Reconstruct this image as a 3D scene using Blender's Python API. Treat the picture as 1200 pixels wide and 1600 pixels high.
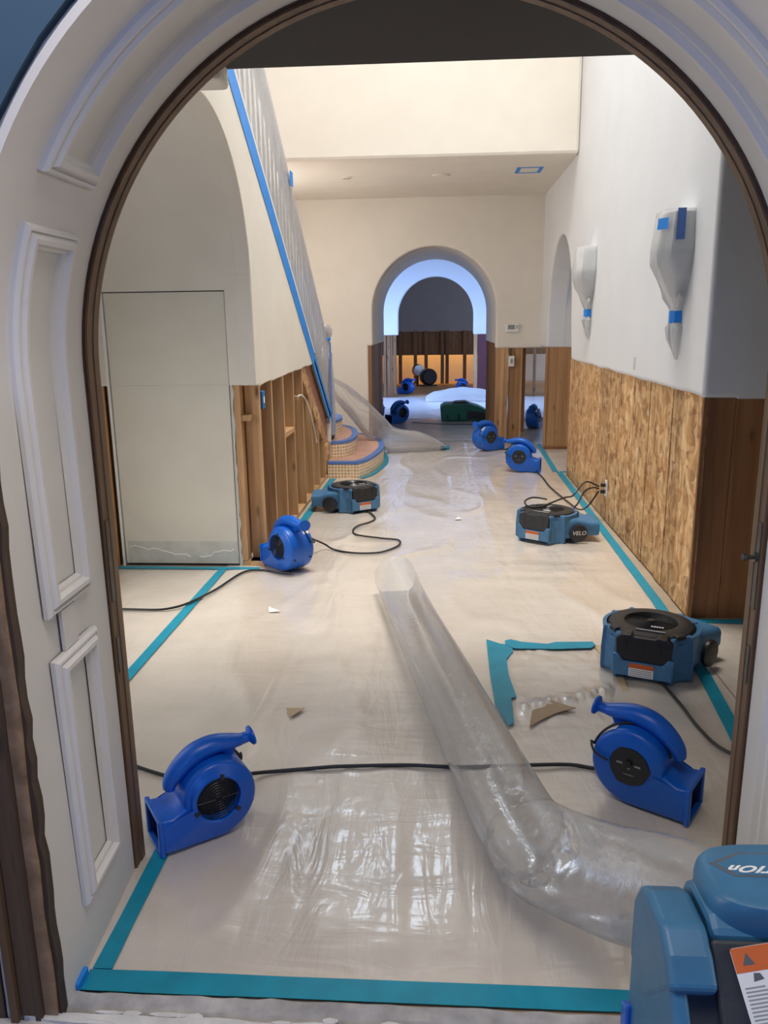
import bpy, bmesh, math, random
from mathutils import Vector, Matrix, noise
R_ = math.radians
PI = math.pi
random.seed(7)
scene = bpy.context.scene
for o in list(bpy.data.objects):
    bpy.data.objects.remove(o)
COL = scene.collection

# ------------------------------------------------------------------ camera
cam_d = bpy.data.cameras.new('camera')
cam = bpy.data.objects.new('camera', cam_d)
COL.objects.link(cam)
cam_d.sensor_fit = 'VERTICAL'
cam_d.sensor_height = 36.0
cam_d.lens = 36.0 * 1240.0 / 1600.0
cam_d.clip_start = 0.02
cam.matrix_world = Matrix(((0.9977, -0.0030, 0.0677, 0.0),
                           (0.0665, 0.2309, -0.9707, 0.0),
                           (-0.0127, 0.9730, 0.2306, 1.5),
                           (0, 0, 0, 1)))
scene.camera = cam

# ------------------------------------------------------------------ light and exposure
scene.view_settings.view_transform = 'Standard'
scene.view_settings.look = 'None'
scene.view_settings.gamma = 1.0
scene.view_settings.use_curve_mapping = False
scene.view_settings.exposure = 0.12
world = bpy.data.worlds.new('world')
scene.world = world
world.use_nodes = True
world.node_tree.nodes['Background'].inputs[0].default_value = (0.62, 0.76, 1.0, 1)
world.node_tree.nodes['Background'].inputs[1].default_value = 1.0
try:
    scene.cycles.use_denoising = True
    scene.cycles.max_bounces = 7
    scene.cycles.diffuse_bounces = 4
    scene.cycles.glossy_bounces = 3
    scene.cycles.transparent_max_bounces = 10
    scene.cycles.sample_clamp_indirect = 6.0
    scene.cycles.caustics_reflective = False
    scene.cycles.caustics_refractive = False
except Exception:
    pass


def area(name, loc, target, sx, sy, power, color, spread=180):
    d = bpy.data.lights.new(name, 'AREA')
    d.shape = 'RECTANGLE'
    d.size, d.size_y = sx, sy
    d.energy = power
    d.color = color
    d.spread = math.radians(spread)
    o = bpy.data.objects.new(name, d)
    COL.objects.link(o)
    o.location = loc
    v = Vector(target) - Vector(loc)
    o.rotation_euler = v.to_track_quat('-Z', 'Y').to_euler()
    return o


# daylight through the roof light over the stair hall
area('skylight_daylight', (0.40, 5.0, 7.42), (0.25, 5.0, 0), 1.5, 2.4, 185, (1.0, 0.945, 0.87), 112)
# two small clerestory windows high on the wall over the low ceiling
for cx_ in (-1.6, -0.4):
    area('clerestory_daylight', (cx_, 7.82, 4.55), (cx_, 0, 4.2), 0.62, 0.75, 13, (0.70, 0.84, 1.0))
# the window high on the stair side wall
area('stair_window_daylight', (-2.35, 5.0, 4.9), (1.2, 4.2, 3.2), 1.4, 1.2, 8, (0.80, 0.89, 1.0))
# added fill at the stair foot, lighting the low back part of the hall
area('stair_foot_fill', (-2.35, 8.5, 1.9), (0.6, 9.2, 1.6), 1.2, 1.6, 44, (1.0, 0.95, 0.89))
# the room the photograph is taken from: window behind the camera, fills added at both sides and overhead
area('near_window_daylight', (-0.5, -2.4, 1.7), (-0.7, 1.6, 1.2), 1.2, 1.6, 30, (0.13, 0.34, 1.0))
area('near_side_fill', (2.9, 0.80, 1.7), (-0.85, 1.5, 1.2), 1.1, 1.6, 25, (1.0, 0.94, 0.88))
area('near_side_fill', (-2.9, 0.80, 1.7), (0.85, 1.5, 1.2), 1.1, 1.6, 30, (1.0, 0.94, 0.88))
area('near_ceiling_fill', (0.0, 0.95, 2.94), (0.0, 1.3, 0), 1.4, 0.7, 25, (1.0, 0.92, 0.84))
# fill light added at the far end of the alcove on the left
area('alcove_fill', (-2.68, 3.2, 1.5), (-1.1, 4.0, 0.0), 1.2, 1.2, 10, (1.0, 0.95, 0.87), 100)
# windows of the room beyond the far arch
area('far_window_daylight_a', (-2.9, 15.0, 1.7), (0.3, 16.0, 0.3), 2.0, 1.9, 120, (0.36, 0.53, 1.0), 95)
area('far_window_daylight_b', (3.1, 14.8, 1.6), (0, 15.8, 0.3), 2.0, 1.8, 60, (0.40, 0.60, 1.0), 95)
# daylight in the side room behind the right arch
area('side_window_daylight', (3.1, 8.6, 1.8), (1.3, 9.3, 1.2), 1.4, 1.5, 9, (0.95, 0.95, 1.0))

# ------------------------------------------------------------------ materials
MATS = {}


def new_mat(name):
    m = bpy.data.materials.new(name)
    m.use_nodes = True
    nt = m.node_tree
    b = nt.nodes['Principled BSDF']
    MATS[name] = m
    return m, nt, b


def lk(nt, a, b):
    nt.links.new(a, b)


def coords(nt, scale=(1, 1, 1), kind='Object'):
    tc = nt.nodes.new('ShaderNodeTexCoord')
    mp = nt.nodes.new('ShaderNodeMapping')
    mp.inputs['Scale'].default_value = scale
    lk(nt, tc.outputs[kind], mp.inputs[0])
    return mp.outputs[0]


def nz(nt, vec, scale, detail=3.0, rough=0.55, dist=0.0):
    n = nt.nodes.new('ShaderNodeTexNoise')
    n.inputs['Scale'].default_value = scale
    n.inputs['Detail'].default_value = detail
    n.inputs['Roughness'].default_value = rough
    n.inputs['Distortion'].default_value = dist
    lk(nt, vec, n.inputs['Vector'])
    return n.outputs[0]


def ramp(nt, fac, stops):
    r = nt.nodes.new('ShaderNodeValToRGB')
    e = r.color_ramp.elements
    while len(e) < len(stops):
        e.new(0.5)
    for i, (p, c) in enumerate(stops):
        e[i].position = p
        e[i].color = (c[0], c[1], c[2], 1)
    lk(nt, fac, r.inputs[0])
    return r.outputs[0]


def bump(nt, b, h, strength, dist=0.01, coat=False):
    bp = nt.nodes.new('ShaderNodeBump')
    bp.inputs['Strength'].default_value = strength
    bp.inputs['Distance'].default_value = dist
    lk(nt, h, bp.inputs['Height'])
    lk(nt, bp.outputs[0], b.inputs['Normal'])
    if coat:
        lk(nt, bp.outputs[0], b.inputs['Coat Normal'])
    return bp


def plain(name, color, rough=0.5, var=0.06, scale=14.0, bmp=0.0, metal=0.0, spec=None, coat=0.0):
    m, nt, b = new_mat(name)
    v = coords(nt)
    n = nz(nt, v, scale)
    lo = tuple(max(0, c * (1 - var)) for c in color)
    hi = tuple(min(1, c * (1 + var)) for c in color)
    lk(nt, ramp(nt, n, [(0.3, lo), (0.7, hi)]), b.inputs['Base Color'])
    b.inputs['Roughness'].default_value = rough
    b.inputs['Metallic'].default_value = metal
    if spec is not None:
        b.inputs['Specular IOR Level'].default_value = spec
    if coat:
        b.inputs['Coat Weight'].default_value = coat
        b.inputs['Coat Roughness'].default_value = 0.1
    if bmp:
        bump(nt, b, nz(nt, v, scale * 4), bmp, 0.004)
    return m


def wood(name, dark, light, axis='z', rough=0.65, knots=True, scale=1.0):
    m, nt, b = new_mat(name)
    st = {'x': (1.2, 26, 26), 'y': (26, 1.2, 26), 'z': (26, 26, 1.2)}[axis]
    tc = nt.nodes.new('ShaderNodeTexCoord')
    oi = nt.nodes.new('ShaderNodeObjectInfo')
    ad = nt.nodes.new('ShaderNodeVectorMath')
    ad.operation = 'MULTIPLY_ADD'
    cmb = nt.nodes.new('ShaderNodeCombineXYZ')
    for i in range(3):
        lk(nt, oi.outputs['Random'], cmb.inputs[i])
    lk(nt, cmb.outputs[0], ad.inputs[0])
    ad.inputs[1].default_value = (7.3, 11.1, 5.7)
    lk(nt, tc.outputs['Object'], ad.inputs[2])
    mp = nt.nodes.new('ShaderNodeMapping')
    mp.inputs['Scale'].default_value = tuple(s * scale for s in st)
    lk(nt, ad.outputs[0], mp.inputs[0])
    n1 = nz(nt, mp.outputs[0], 1.0, 5.0, 0.6, 0.6)
    c1 = ramp(nt, n1, [(0.28, dark), (0.5, tuple((a + c) / 2 for a, c in zip(dark, light))), (0.72, light)])
    if knots:
        mp2 = nt.nodes.new('ShaderNodeMapping')
        mp2.inputs['Scale'].default_value = {'x': (4, 12, 12), 'y': (12, 4, 12), 'z': (12, 12, 4)}[axis]
        lk(nt, ad.outputs[0], mp2.inputs[0])
        vo = nt.nodes.new('ShaderNodeTexVoronoi')
        vo.inputs['Scale'].default_value = 0.75
        lk(nt, mp2.outputs[0], vo.inputs['Vector'])
        k = ramp(nt, vo.outputs['Distance'], [(0.05, (1, 1, 1)), (0.17, (0, 0, 0))])
        mx = nt.nodes.new('ShaderNodeMixRGB')
        lk(nt, k, mx.inputs[0])
        lk(nt, c1, mx.inputs[1])
        mx.inputs[2].default_value = (dark[0] * 0.4, dark[1] * 0.35, dark[2] * 0.35, 1)
        c1 = mx.outputs[0]
    # piece to piece variation
    hs = nt.nodes.new('ShaderNodeHueSaturation')
    mr = nt.nodes.new('ShaderNodeMapRange')
    mr.inputs['To Min'].default_value = 0.82
    mr.inputs['To Max'].default_value = 1.15
    lk(nt, oi.outputs['Random'], mr.inputs['Value'])
    lk(nt, mr.outputs[0], hs.inputs['Value'])
    lk(nt, c1, hs.inputs['Color'])
    lk(nt, hs.outputs[0], b.inputs['Base Color'])
    b.inputs['Roughness'].default_value = rough
    bump(nt, b, n1, 0.25, 0.003)
    return m


def osb_mat(name):
    m, nt, b = new_mat(name)
    v = coords(nt, (1, 1, 1))
    d = nt.nodes.new('ShaderNodeTexNoise')
    d.inputs['Scale'].default_value = 5.0
    lk(nt, v, d.inputs['Vector'])
    mixv = nt.nodes.new('ShaderNodeMixRGB')
    mixv.inputs[0].default_value = 0.16
    lk(nt, v, mixv.inputs[1])
    lk(nt, d.outputs[1], mixv.inputs[2])
    outs = []
    for k, (sc, st) in enumerate(((1.0, (20, 40, 11)), (1.0, (20, 14, 30)))):
        mp = nt.nodes.new('ShaderNodeMapping')
        mp.inputs['Scale'].default_value = st
        mp.inputs['Rotation'].default_value = (0.55 if k else -0.4, 0, 0)
        lk(nt, mixv.outputs[0], mp.inputs[0])
        vo = nt.nodes.new('ShaderNodeTexVoronoi')
        vo.inputs['Scale'].default_value = sc
        lk(nt, mp.outputs[0], vo.inputs['Vector'])
        outs.append(vo)
    cols = [(0.0, (0.20, 0.095, 0.04)), (0.22, (0.40, 0.21, 0.09)), (0.55, (0.60, 0.36, 0.17)), (0.85, (0.74, 0.50, 0.27)), (1.0, (0.82, 0.62, 0.38))]
    sep = nt.nodes.new('ShaderNodeSeparateColor')
    lk(nt, outs[0].outputs['Color'], sep.inputs[0])
    sep2 = nt.nodes.new('ShaderNodeSeparateColor')
    lk(nt, outs[1].outputs['Color'], sep2.inputs[0])
    ca = ramp(nt, sep.outputs[0], cols)
    cb = ramp(nt, sep2.outputs[0], cols)
    mx = nt.nodes.new('ShaderNodeMixRGB')
    mx.inputs[0].default_value = 0.42
    lk(nt, ca, mx.inputs[1])
    lk(nt, cb, mx.inputs[2])
    oi = nt.nodes.new('ShaderNodeObjectInfo')
    hs = nt.nodes.new('ShaderNodeHueSaturation')
    mrv = nt.nodes.new('ShaderNodeMapRange')
    mrv.inputs['To Min'].default_value = 0.86
    mrv.inputs['To Max'].default_value = 1.14
    lk(nt, oi.outputs['Random'], mrv.inputs['Value'])
    lk(nt, mrv.outputs[0], hs.inputs['Value'])
    hs.inputs['Saturation'].default_value = 1.08
    lk(nt, mx.outputs[0], hs.inputs['Color'])
    lk(nt, hs.outputs[0], b.inputs['Base Color'])
    b.inputs['Roughness'].default_value = 0.6
    bump(nt, b, sep.outputs[1], 0.35, 0.003)
    return m


def film(name, body=0.25, edge=0.75, tint=(0.86, 0.88, 0.90), rough=0.09, bscale=30.0, bstr=0.25, gloss=1.0):
    """thin polythene: mostly see-through, a little milky, with a clear gloss"""
    m, nt, b = new_mat(name)
    b.inputs['Base Color'].default_value = (*tint, 1)
    b.inputs['Roughness'].default_value = 0.6
    b.inputs['Specular IOR Level'].default_value = 0.0
    out = nt.nodes['Material Output']
    tr = nt.nodes.new('ShaderNodeBsdfTransparent')
    tr.inputs[0].default_value = (0.99, 0.99, 0.99, 1)
    tl = nt.nodes.new('ShaderNodeBsdfTranslucent')
    tl.inputs[0].default_value = (*tint, 1)
    m1 = nt.nodes.new('ShaderNodeMixShader')
    m1.inputs[0].default_value = 0.15
    lk(nt, b.outputs[0], m1.inputs[1])
    lk(nt, tl.outputs[0], m1.inputs[2])
    lw = nt.nodes.new('ShaderNodeLayerWeight')
    lw.inputs[0].default_value = 0.3
    mr = nt.nodes.new('ShaderNodeMapRange')
    mr.inputs['To Min'].default_value = body
    mr.inputs['To Max'].default_value = edge
    lk(nt, lw.outputs['Facing'], mr.inputs['Value'])
    m2 = nt.nodes.new('ShaderNodeMixShader')
    lk(nt, mr.outputs[0], m2.inputs[0])
    lk(nt, tr.outputs[0], m2.inputs[1])
    lk(nt, m1.outputs[0], m2.inputs[2])
    gl = nt.nodes.new('ShaderNodeBsdfGlossy')
    gl.inputs['Roughness'].default_value = rough
    fr = nt.nodes.new('ShaderNodeFresnel')
    fr.inputs[0].default_value = 1.5
    fm = nt.nodes.new('ShaderNodeMath')
    fm.operation = 'MULTIPLY'
    fm.use_clamp = True
    fm.inputs[1].default_value = gloss * 0.55
    lk(nt, fr.outputs[0], fm.inputs[0])
    m3 = nt.nodes.new('ShaderNodeMixShader')
    lk(nt, fm.outputs[0], m3.inputs[0])
    lk(nt, m2.outputs[0], m3.inputs[1])
    lk(nt, gl.outputs[0], m3.inputs[2])
    lk(nt, m3.outputs[0], out.inputs[0])
    v = coords(nt, (1, 1, 1))
    n = nz(nt, v, bscale, 4, 0.6, 1.2)
    bp = bump(nt, b, n, bstr, 0.01)
    lk(nt, bp.outputs[0], gl.inputs['Normal'])
    lk(nt, bp.outputs[0], fr.inputs['Normal'])
    return m


def floor_film_mat(name, lo, hi, coat=1.0, rough=0.34):
    m, nt, b = new_mat(name)
    v = coords(nt, (1, 1, 1))
    n = nz(nt, v, 2.2, 4, 0.6)
    lk(nt, ramp(nt, n, [(0.3, lo), (0.7, hi)]), b.inputs['Base Color'])
    b.inputs['Roughness'].default_value = rough
    b.inputs['Coat Weight'].default_value = coat
    b.inputs['Coat Roughness'].default_value = 0.13
    va = coords(nt, (5.0, 1.3, 1))
    vb = coords(nt, (3.0, 9.0, 1))
    a = nz(nt, va, 1.8, 3, 0.5, 1.6)
    c = nz(nt, vb, 1.3, 2.5, 0.5, 1.4)
    ad = nt.nodes.new('ShaderNodeMath')
    ad.operation = 'MULTIPLY_ADD'
    lk(nt, c, ad.inputs[0])
    ad.inputs[1].default_value = 0.45
    lk(nt, a, ad.inputs[2])
    bump(nt, b, ad.outputs[0], 0.22, 0.02, coat=True)
    return m


PLASTER = plain('plaster_cream', (0.76, 0.715, 0.635), 0.85, 0.03, 3.0, 0.05)
PLASTERW = plain('plaster_white', (0.73, 0.74, 0.755), 0.85, 0.02, 3.0, 0.04)
REVEALW = plain('white_trim_paint', (0.70, 0.68, 0.66), 0.45, 0.03, 4.0, 0.03)
BLUEWALL = plain('blue_grey_paint', (0.045, 0.10, 0.17), 0.8, 0.06, 6.0, 0.05)
DOORPAINT = plain('door_paint', (0.68, 0.645, 0.56), 0.7, 0.04, 3.0, 0.03)
PATCH = plain('bare_gypsum', (0.55, 0.54, 0.50), 0.9, 0.1, 9.0, 0.1)
SHADECEIL = plain('shade_painted_ceiling', (0.018, 0.015, 0.013), 0.75, 0.15, 5.0, 0.05)  # shade under the entry ceiling is put into this near-black colour
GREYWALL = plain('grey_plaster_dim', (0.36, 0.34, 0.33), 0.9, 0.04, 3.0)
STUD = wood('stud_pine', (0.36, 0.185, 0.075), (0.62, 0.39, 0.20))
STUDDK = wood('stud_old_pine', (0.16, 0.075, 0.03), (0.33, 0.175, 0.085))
STUDY = wood('stud_pine_lying', (0.36, 0.19, 0.08), (0.62, 0.40, 0.21), 'y')
JAMB = wood('jamb_panel_fir', (0.33, 0.165, 0.065), (0.52, 0.29, 0.13))
JAMBDK = wood('jamb_panel_redwood', (0.20, 0.085, 0.030), (0.33, 0.15, 0.06))
FRAME = wood('arch_frame_walnut', (0.11, 0.062, 0.032), (0.235, 0.15, 0.085), 'z', 0.55, False)
FRAMEDK = wood('arch_frame_dark', (0.035, 0.018, 0.012), (0.075, 0.04, 0.025), 'z', 0.55, False)
PLYRED = wood('stringer_plywood', (0.25, 0.10, 0.05), (0.40, 0.185, 0.10), 'y', 0.6, False)
POSTDK = wood('near_stud_dark', (0.035, 0.022, 0.015), (0.10, 0.062, 0.040))
POSTMID = wood('near_stud_brown', (0.10, 0.055, 0.028), (0.22, 0.14, 0.085))
POSTLT = wood('near_plywood_edge', (0.18, 0.105, 0.055), (0.40, 0.26, 0.15), 'y', 0.7, False, 0.6)
OSB = osb_mat('oriented_strand_board')
SUBFLOOR = plain('subfloor', (0.42, 0.33, 0.24), 0.8, 0.1, 5.0, 0.1)
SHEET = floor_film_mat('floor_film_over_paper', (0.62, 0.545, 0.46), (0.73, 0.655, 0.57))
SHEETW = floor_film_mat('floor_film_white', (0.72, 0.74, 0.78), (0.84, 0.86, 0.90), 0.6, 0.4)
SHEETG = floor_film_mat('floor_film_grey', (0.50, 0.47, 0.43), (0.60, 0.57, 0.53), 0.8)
FILM = film('clear_poly_film', 0.08, 0.38, (0.95, 0.95, 0.95), 0.08, 22.0, 0.22, 1.3)
FILMD = film('cloudy_poly_film', 0.17, 0.50, (0.93, 0.93, 0.93), 0.08, 22.0, 0.22, 1.3)
FILMW = film('milky_poly_film', 0.34, 0.8, (0.86, 0.87, 0.87), 0.16, 26.0, 0.4)
FILMR = film('rail_poly_film', 0.30, 0.7, (0.74, 0.76, 0.80), 0.16, 12.0, 0.5)
TEAL = plain('teal_tape', (0.0, 0.27, 0.40), 0.42, 0.10, 12.0, 0.08)
BLUET = plain('blue_painters_tape', (0.010, 0.25, 0.78), 0.5, 0.10, 16.0, 0.08)
BLUEL = plain('pale_blue_tape', (0.085, 0.18, 0.47), 0.6, 0.12, 16.0, 0.08)
BLUE = plain('blue_moulded_plastic', (0.003, 0.108, 0.53), 0.34, 0.06, 30.0, 0.05)
BLUEIN = plain('blue_plastic_throat', (0.002, 0.02, 0.12), 0.5)
VELO = plain('slate_blue_plastic', (0.060, 0.185, 0.345), 0.45, 0.10, 20.0, 0.06)
DEHU = plain('dehumidifier_blue_plastic', (0.040, 0.155, 0.285), 0.42, 0.10, 16.0, 0.08)
BLACK = plain('black_plastic', (0.016, 0.017, 0.019), 0.42, 0.2, 30.0)
BLACKW = plain('black_wire', (0.012, 0.012, 0.013), 0.35)
CHAR = plain('charcoal_plastic', (0.028, 0.031, 0.036), 0.55, 0.2, 26.0, 0.15)
CORD = plain('black_rubber_cord', (0.018, 0.016, 0.016), 0.5)
GREEN = plain('green_moulded_plastic', (0.005, 0.14, 0.105), 0.45)
WHITE = plain('white_plastic', (0.80, 0.80, 0.78), 0.45, 0.02)
GREYP = plain('grey_print', (0.30, 0.31, 0.32), 0.6)
PRINT = plain('dark_print', (0.10, 0.11, 0.13), 0.6)
ORANGE = plain('orange_print', (0.62, 0.13, 0.025), 0.6, 0.08)
STEEL = plain('dark_steel', (0.10, 0.095, 0.09), 0.4, 0.2, 30.0, 0.0, 0.8)
CHROME = plain('brushed_metal', (0.55, 0.55, 0.56), 0.3, 0.1, 30.0, 0.0, 0.9)
LCD = plain('lcd_grey', (0.24, 0.26, 0.22), 0.3)
TREAD = plain('tread_rosin_paper', (0.50, 0.30, 0.23), 0.75, 0.08, 5.0, 0.05)
CONC = plain('raw_concrete', (0.42, 0.40, 0.385), 0.9, 0.25, 16.0, 0.5)
CONCW = plain('thinset_residue', (0.62, 0.61, 0.60), 0.9, 0.15, 14.0, 0.5)
RAILW = wood('handrail_brown', (0.15, 0.085, 0.055), (0.26, 0.16, 0.11), 'y', 0.5, False)
PURPLE = plain('maroon_painted_post', (0.10, 0.025, 0.035), 0.6)
PAPER = plain('brown_floor_paper', (0.50, 0.37, 0.23), 0.8, 0.06)
CREAMTILE = None


def mosaic_mat(name):
    m, nt, b = new_mat(name)
    at = nt.nodes.new('ShaderNodeTexCoord')
    br = nt.nodes.new('ShaderNodeTexBrick')
    br.offset = 0.0
    br.inputs['Scale'].default_value = 1.0
    br.inputs['Color1'].default_value = (0.47, 0.27, 0.09, 1)
    br.inputs['Color2'].default_value = (0.66, 0.43, 0.18, 1)
    br.inputs['Mortar'].default_value = (0.78, 0.71, 0.58, 1)
    br.inputs['Mortar Size'].default_value = 0.005
    br.inputs['Brick Width'].default_value = 0.032
    br.inputs['Row Height'].default_value = 0.032
    lk(nt, at.outputs['UV'], br.inputs['Vector'])
    lk(nt, br.outputs['Color'], b.inputs['Base Color'])
    b.inputs['Roughness'].default_value = 0.45
    inv = nt.nodes.new('ShaderNodeMath')
    inv.operation = 'SUBTRACT'
    inv.inputs[0].default_value = 1.0
    lk(nt, br.outputs['Fac'], inv.inputs[1])
    bump(nt, b, inv.outputs[0], 0.5, 0.003)
    return m


MOSAIC = mosaic_mat('gold_mosaic_tile')


# ------------------------------------------------------------------ mesh helpers
class MB:
    def __init__(s):
        s.v, s.f = [], []

    def add(s, verts, faces):
        o = len(s.v)
        s.v += [tuple(p) for p in verts]
        s.f += [tuple(i + o for i in f) for f in faces]
        return s

    def box(s, x0, x1, y0, y1, z0, z1):
        return s.add([(x0, y0, z0), (x1, y0, z0), (x1, y1, z0), (x0, y1, z0), (x0, y0, z1), (x1, y0, z1), (x1, y1, z1), (x0, y1, z1)],
                     [(0, 3, 2, 1), (4, 5, 6, 7), (0, 1, 5, 4), (1, 2, 6, 5), (2, 3, 7, 6), (3, 0, 4, 7)])

    def prism(s, poly, plane, t0, t1):
        """poly: 2-D outline; plane XZ extruded along Y, YZ along X, XY along Z"""
        def P(a, b, t):
            return {'XZ': (a, t, b), 'YZ': (t, a, b), 'XY': (a, b, t)}[plane]
        n = len(poly)
        vs = [P(a, b, t0) for a, b in poly] + [P(a, b, t1) for a, b in poly]
        fs = [tuple(range(n)), tuple(range(2 * n - 1, n - 1, -1))]
        fs += [((i + 1) % n, i, i + n, (i + 1) % n + n) for i in range(n)]
        return s.add(vs, fs)

    def loops(s, loops, closed=True, cap0=False, cap1=False):
        n = len(loops[0])
        vs = [p for L in loops for p in L]
        fs = []
        for k in range(len(loops) - 1):
            for i in range(n if closed else n - 1):
                j = (i + 1) % n
                fs.append((k * n + i, k * n + j, (k + 1) * n + j, (k + 1) * n + i))
        if cap0:
            fs.append(tuple(range(n - 1, -1, -1)))
        if cap1:
            fs.append(tuple((len(loops) - 1) * n + i for i in range(n)))
        return s.add(vs, fs)

    def tube(s, path, r, n=8, cap=True, flat=1.0, up=(0, 0, 1)):
        pts = [Vector(p) for p in path]
        rs = r if isinstance(r, (list, tuple)) else [r] * len(pts)
        L = []
        side = None
        for i, p in enumerate(pts):
            t = (pts[min(i + 1, len(pts) - 1)] - pts[max(i - 1, 0)]).normalized()
            if side is None:
                u = Vector(up)
                if abs(t.dot(u)) > 0.95:
                    u = Vector((1, 0, 0))
                side = t.cross(u).normalized()
            else:
                side = (side - t * side.dot(t)).normalized()
            b2 = side.cross(t)
            L.append([p + side * (math.cos(a) * rs[i]) + b2 * (math.sin(a) * rs[i] * flat) for a in [2 * PI * k / n for k in range(n)]])
        return s.loops(L, True, cap, cap)

    def lathe(s, prof, n=32, c=(0, 0, 0), axis='z', cap0=True, cap1=True):
        L = []
        for r, h in prof:
            ring = []
            for k in range(n):
                a = 2 * PI * k / n
                x, y = r * math.cos(a), r * math.sin(a)
                q = {'z': (x, y, h), 'x': (h, x, y), 'y': (y, h, x)}[axis]
                ring.append((q[0] + c[0], q[1] + c[1], q[2] + c[2]))
            L.append(ring)
        return s.loops(L, True, cap0, cap1)

    def build(s, name, mat, parent=None, smooth=False, bevel=0.0, segs=2, loc=None, rotz=None, angle=30):
        me = bpy.data.meshes.new(name)
        me.from_pydata(s.v, [], s.f)
        bm = bmesh.new()
        bm.from_mesh(me)
        bmesh.ops.recalc_face_normals(bm, faces=bm.faces)
        bm.to_mesh(me)
        bm.free()
        o = bpy.data.objects.new(name, me)
        COL.objects.link(o)
        for m in (mat if isinstance(mat, (list, tuple)) else [mat]):
            me.materials.append(m)
        if smooth:
            me.shade_smooth()
            try:
                me.set_sharp_from_angle(angle=R_(40))
            except Exception:
                pass
        if bevel:
            md = o.modifiers.new('bevel', 'BEVEL')
            md.width = bevel
            md.segments = segs
            md.limit_method = 'ANGLE'
            md.angle_limit = R_(angle)
        if parent is not None:
            o.parent = parent
        if loc is not None:
            o.location = loc
        if rotz is not None:
            o.rotation_euler = (0, 0, rotz)
        return o


def box(name, x0, x1, y0, y1, z0, z1, mat, parent=None, bevel=0.0):
    return MB().box(x0, x1, y0, y1, z0, z1).build(name, mat, parent, bevel=bevel)


def tag(o, label=None, cat=None, group=None, kind=None):
    if label: o['label'] = label
    if cat: o['category'] = cat
    if group: o['group'] = group
    if kind: o['kind'] = kind
    return o


def struct(o, label=None):
    o['kind'] = 'structure'
    if label: o['label'] = label
    return o


def thing(name, label, cat, loc=(0, 0, 0), rotz=0.0, group=None):
    o = bpy.data.objects.new(name, None)
    o.empty_display_size = 0.1
    COL.objects.link(o)
    o.location = loc
    o.rotation_euler = (0, 0, rotz)
    return tag(o, label, cat, group)


def copy_tree(o, parent=None):
    c = o.copy()
    COL.objects.link(c)
    c.parent = parent
    for ch in list(o.children):
        copy_tree(ch, c)
    return c


def arc(c0, c1, r, a0, a1, n):
    return [(c0 + r * math.cos(a0 + (a1 - a0) * i / n), c1 + r * math.sin(a0 + (a1 - a0) * i / n)) for i in range(n + 1)]


def text_mesh(name, body, size, mat, parent, matrix, depth=0.0004, shear=0.0, spacing=1.0, bold=0.0):
    cu = bpy.data.curves.new(name, 'FONT')
    cu.body = body
    cu.size = size
    cu.extrude = depth
    cu.shear = shear
    cu.offset = bold
    cu.space_character = spacing
    cu.align_x = 'CENTER'
    cu.align_y = 'CENTER'
    cu.resolution_u = 3
    t = bpy.data.objects.new(name + '_curve', cu)
    COL.objects.link(t)
    dg = bpy.context.evaluated_depsgraph_get()
    me = bpy.data.meshes.new_from_object(t.evaluated_get(dg))
    bpy.data.objects.remove(t)
    me.name = name
    o = bpy.data.objects.new(name, me)
    COL.objects.link(o)
    me.materials.clear()
    me.materials.append(mat)
    o.parent = parent
    o.matrix_local = matrix
    return o


# ================================================================== THE SETTING
# ---- floor
fl = struct(box('floor', -3.2, 3.3, -2.6, 21.5, -0.12, 0.0, SUBFLOOR), 'bare subfloor under the plastic sheeting')

# ---- near arched wall (between the camera's room and the hall)
CX, CZ, RA = -0.033, 1.40, 0.826
YN, YF = 1.43, 1.965
YT = 1.90          # where the white lining meets the wooden frame


def arch_outline(r, x0, x1, ztop, zb=0.0, cx=CX, cz=CZ, n=64):
    return [(x0, zb), (x0, ztop), (x1, ztop), (x1, zb), (cx + r, zb)] + arc(cx, cz, r, 0, PI, n) + [(cx - r, zb)]


def arch_outline_fix(*a, **k):
    p = arch_outline(*a, **k)
    return p


wn = MB().prism(arch_outline(RA + 0.016, -3.0, 3.0, 3.0), 'XZ', YN + 0.022, YF).build('wall_near', PLASTER)
struct(wn, 'thick arched wall between the camera and the hall')
# blue-grey drywall skin on the camera's side, torn off low down on the left
cr = []
random.seed(3)
for i in range(15):
    a = R_(180 - 2 - i * 5.0)
    cr.append((CX + (RA + 0.028 + random.uniform(-.003, .004)) * math.cos(a), CZ + (RA + 0.028 + random.uniform(-.003, .003)) * math.sin(a)))
skin = [(-3.0, 1.40), (-3.0, 3.0), (3.0, 3.0), (3.0, 0.0), (CX + RA + 0.028, 0.0)] + arc(CX, CZ, RA + 0.028, 0, R_(106), 40) + cr[::-1] + [(-0.872, 1.40)]
sk = MB().prism(skin, 'XZ', YN, YN + 0.02).build('drywall_skin', BLUEWALL, wn)
sk['label'] = 'blue-grey painted drywall around the arch'

# ---- white lining of the arch, with moulded panels
def lean(x, y, z):
    """the old reveal leans in a little towards the floor, most at its near edge"""
    k = (1 - min(z, CZ) / CZ) * (0.006 + 0.026 * (YT - y) / (YT - YN))
    return k if x < 0 else -k * 0.5


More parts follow.
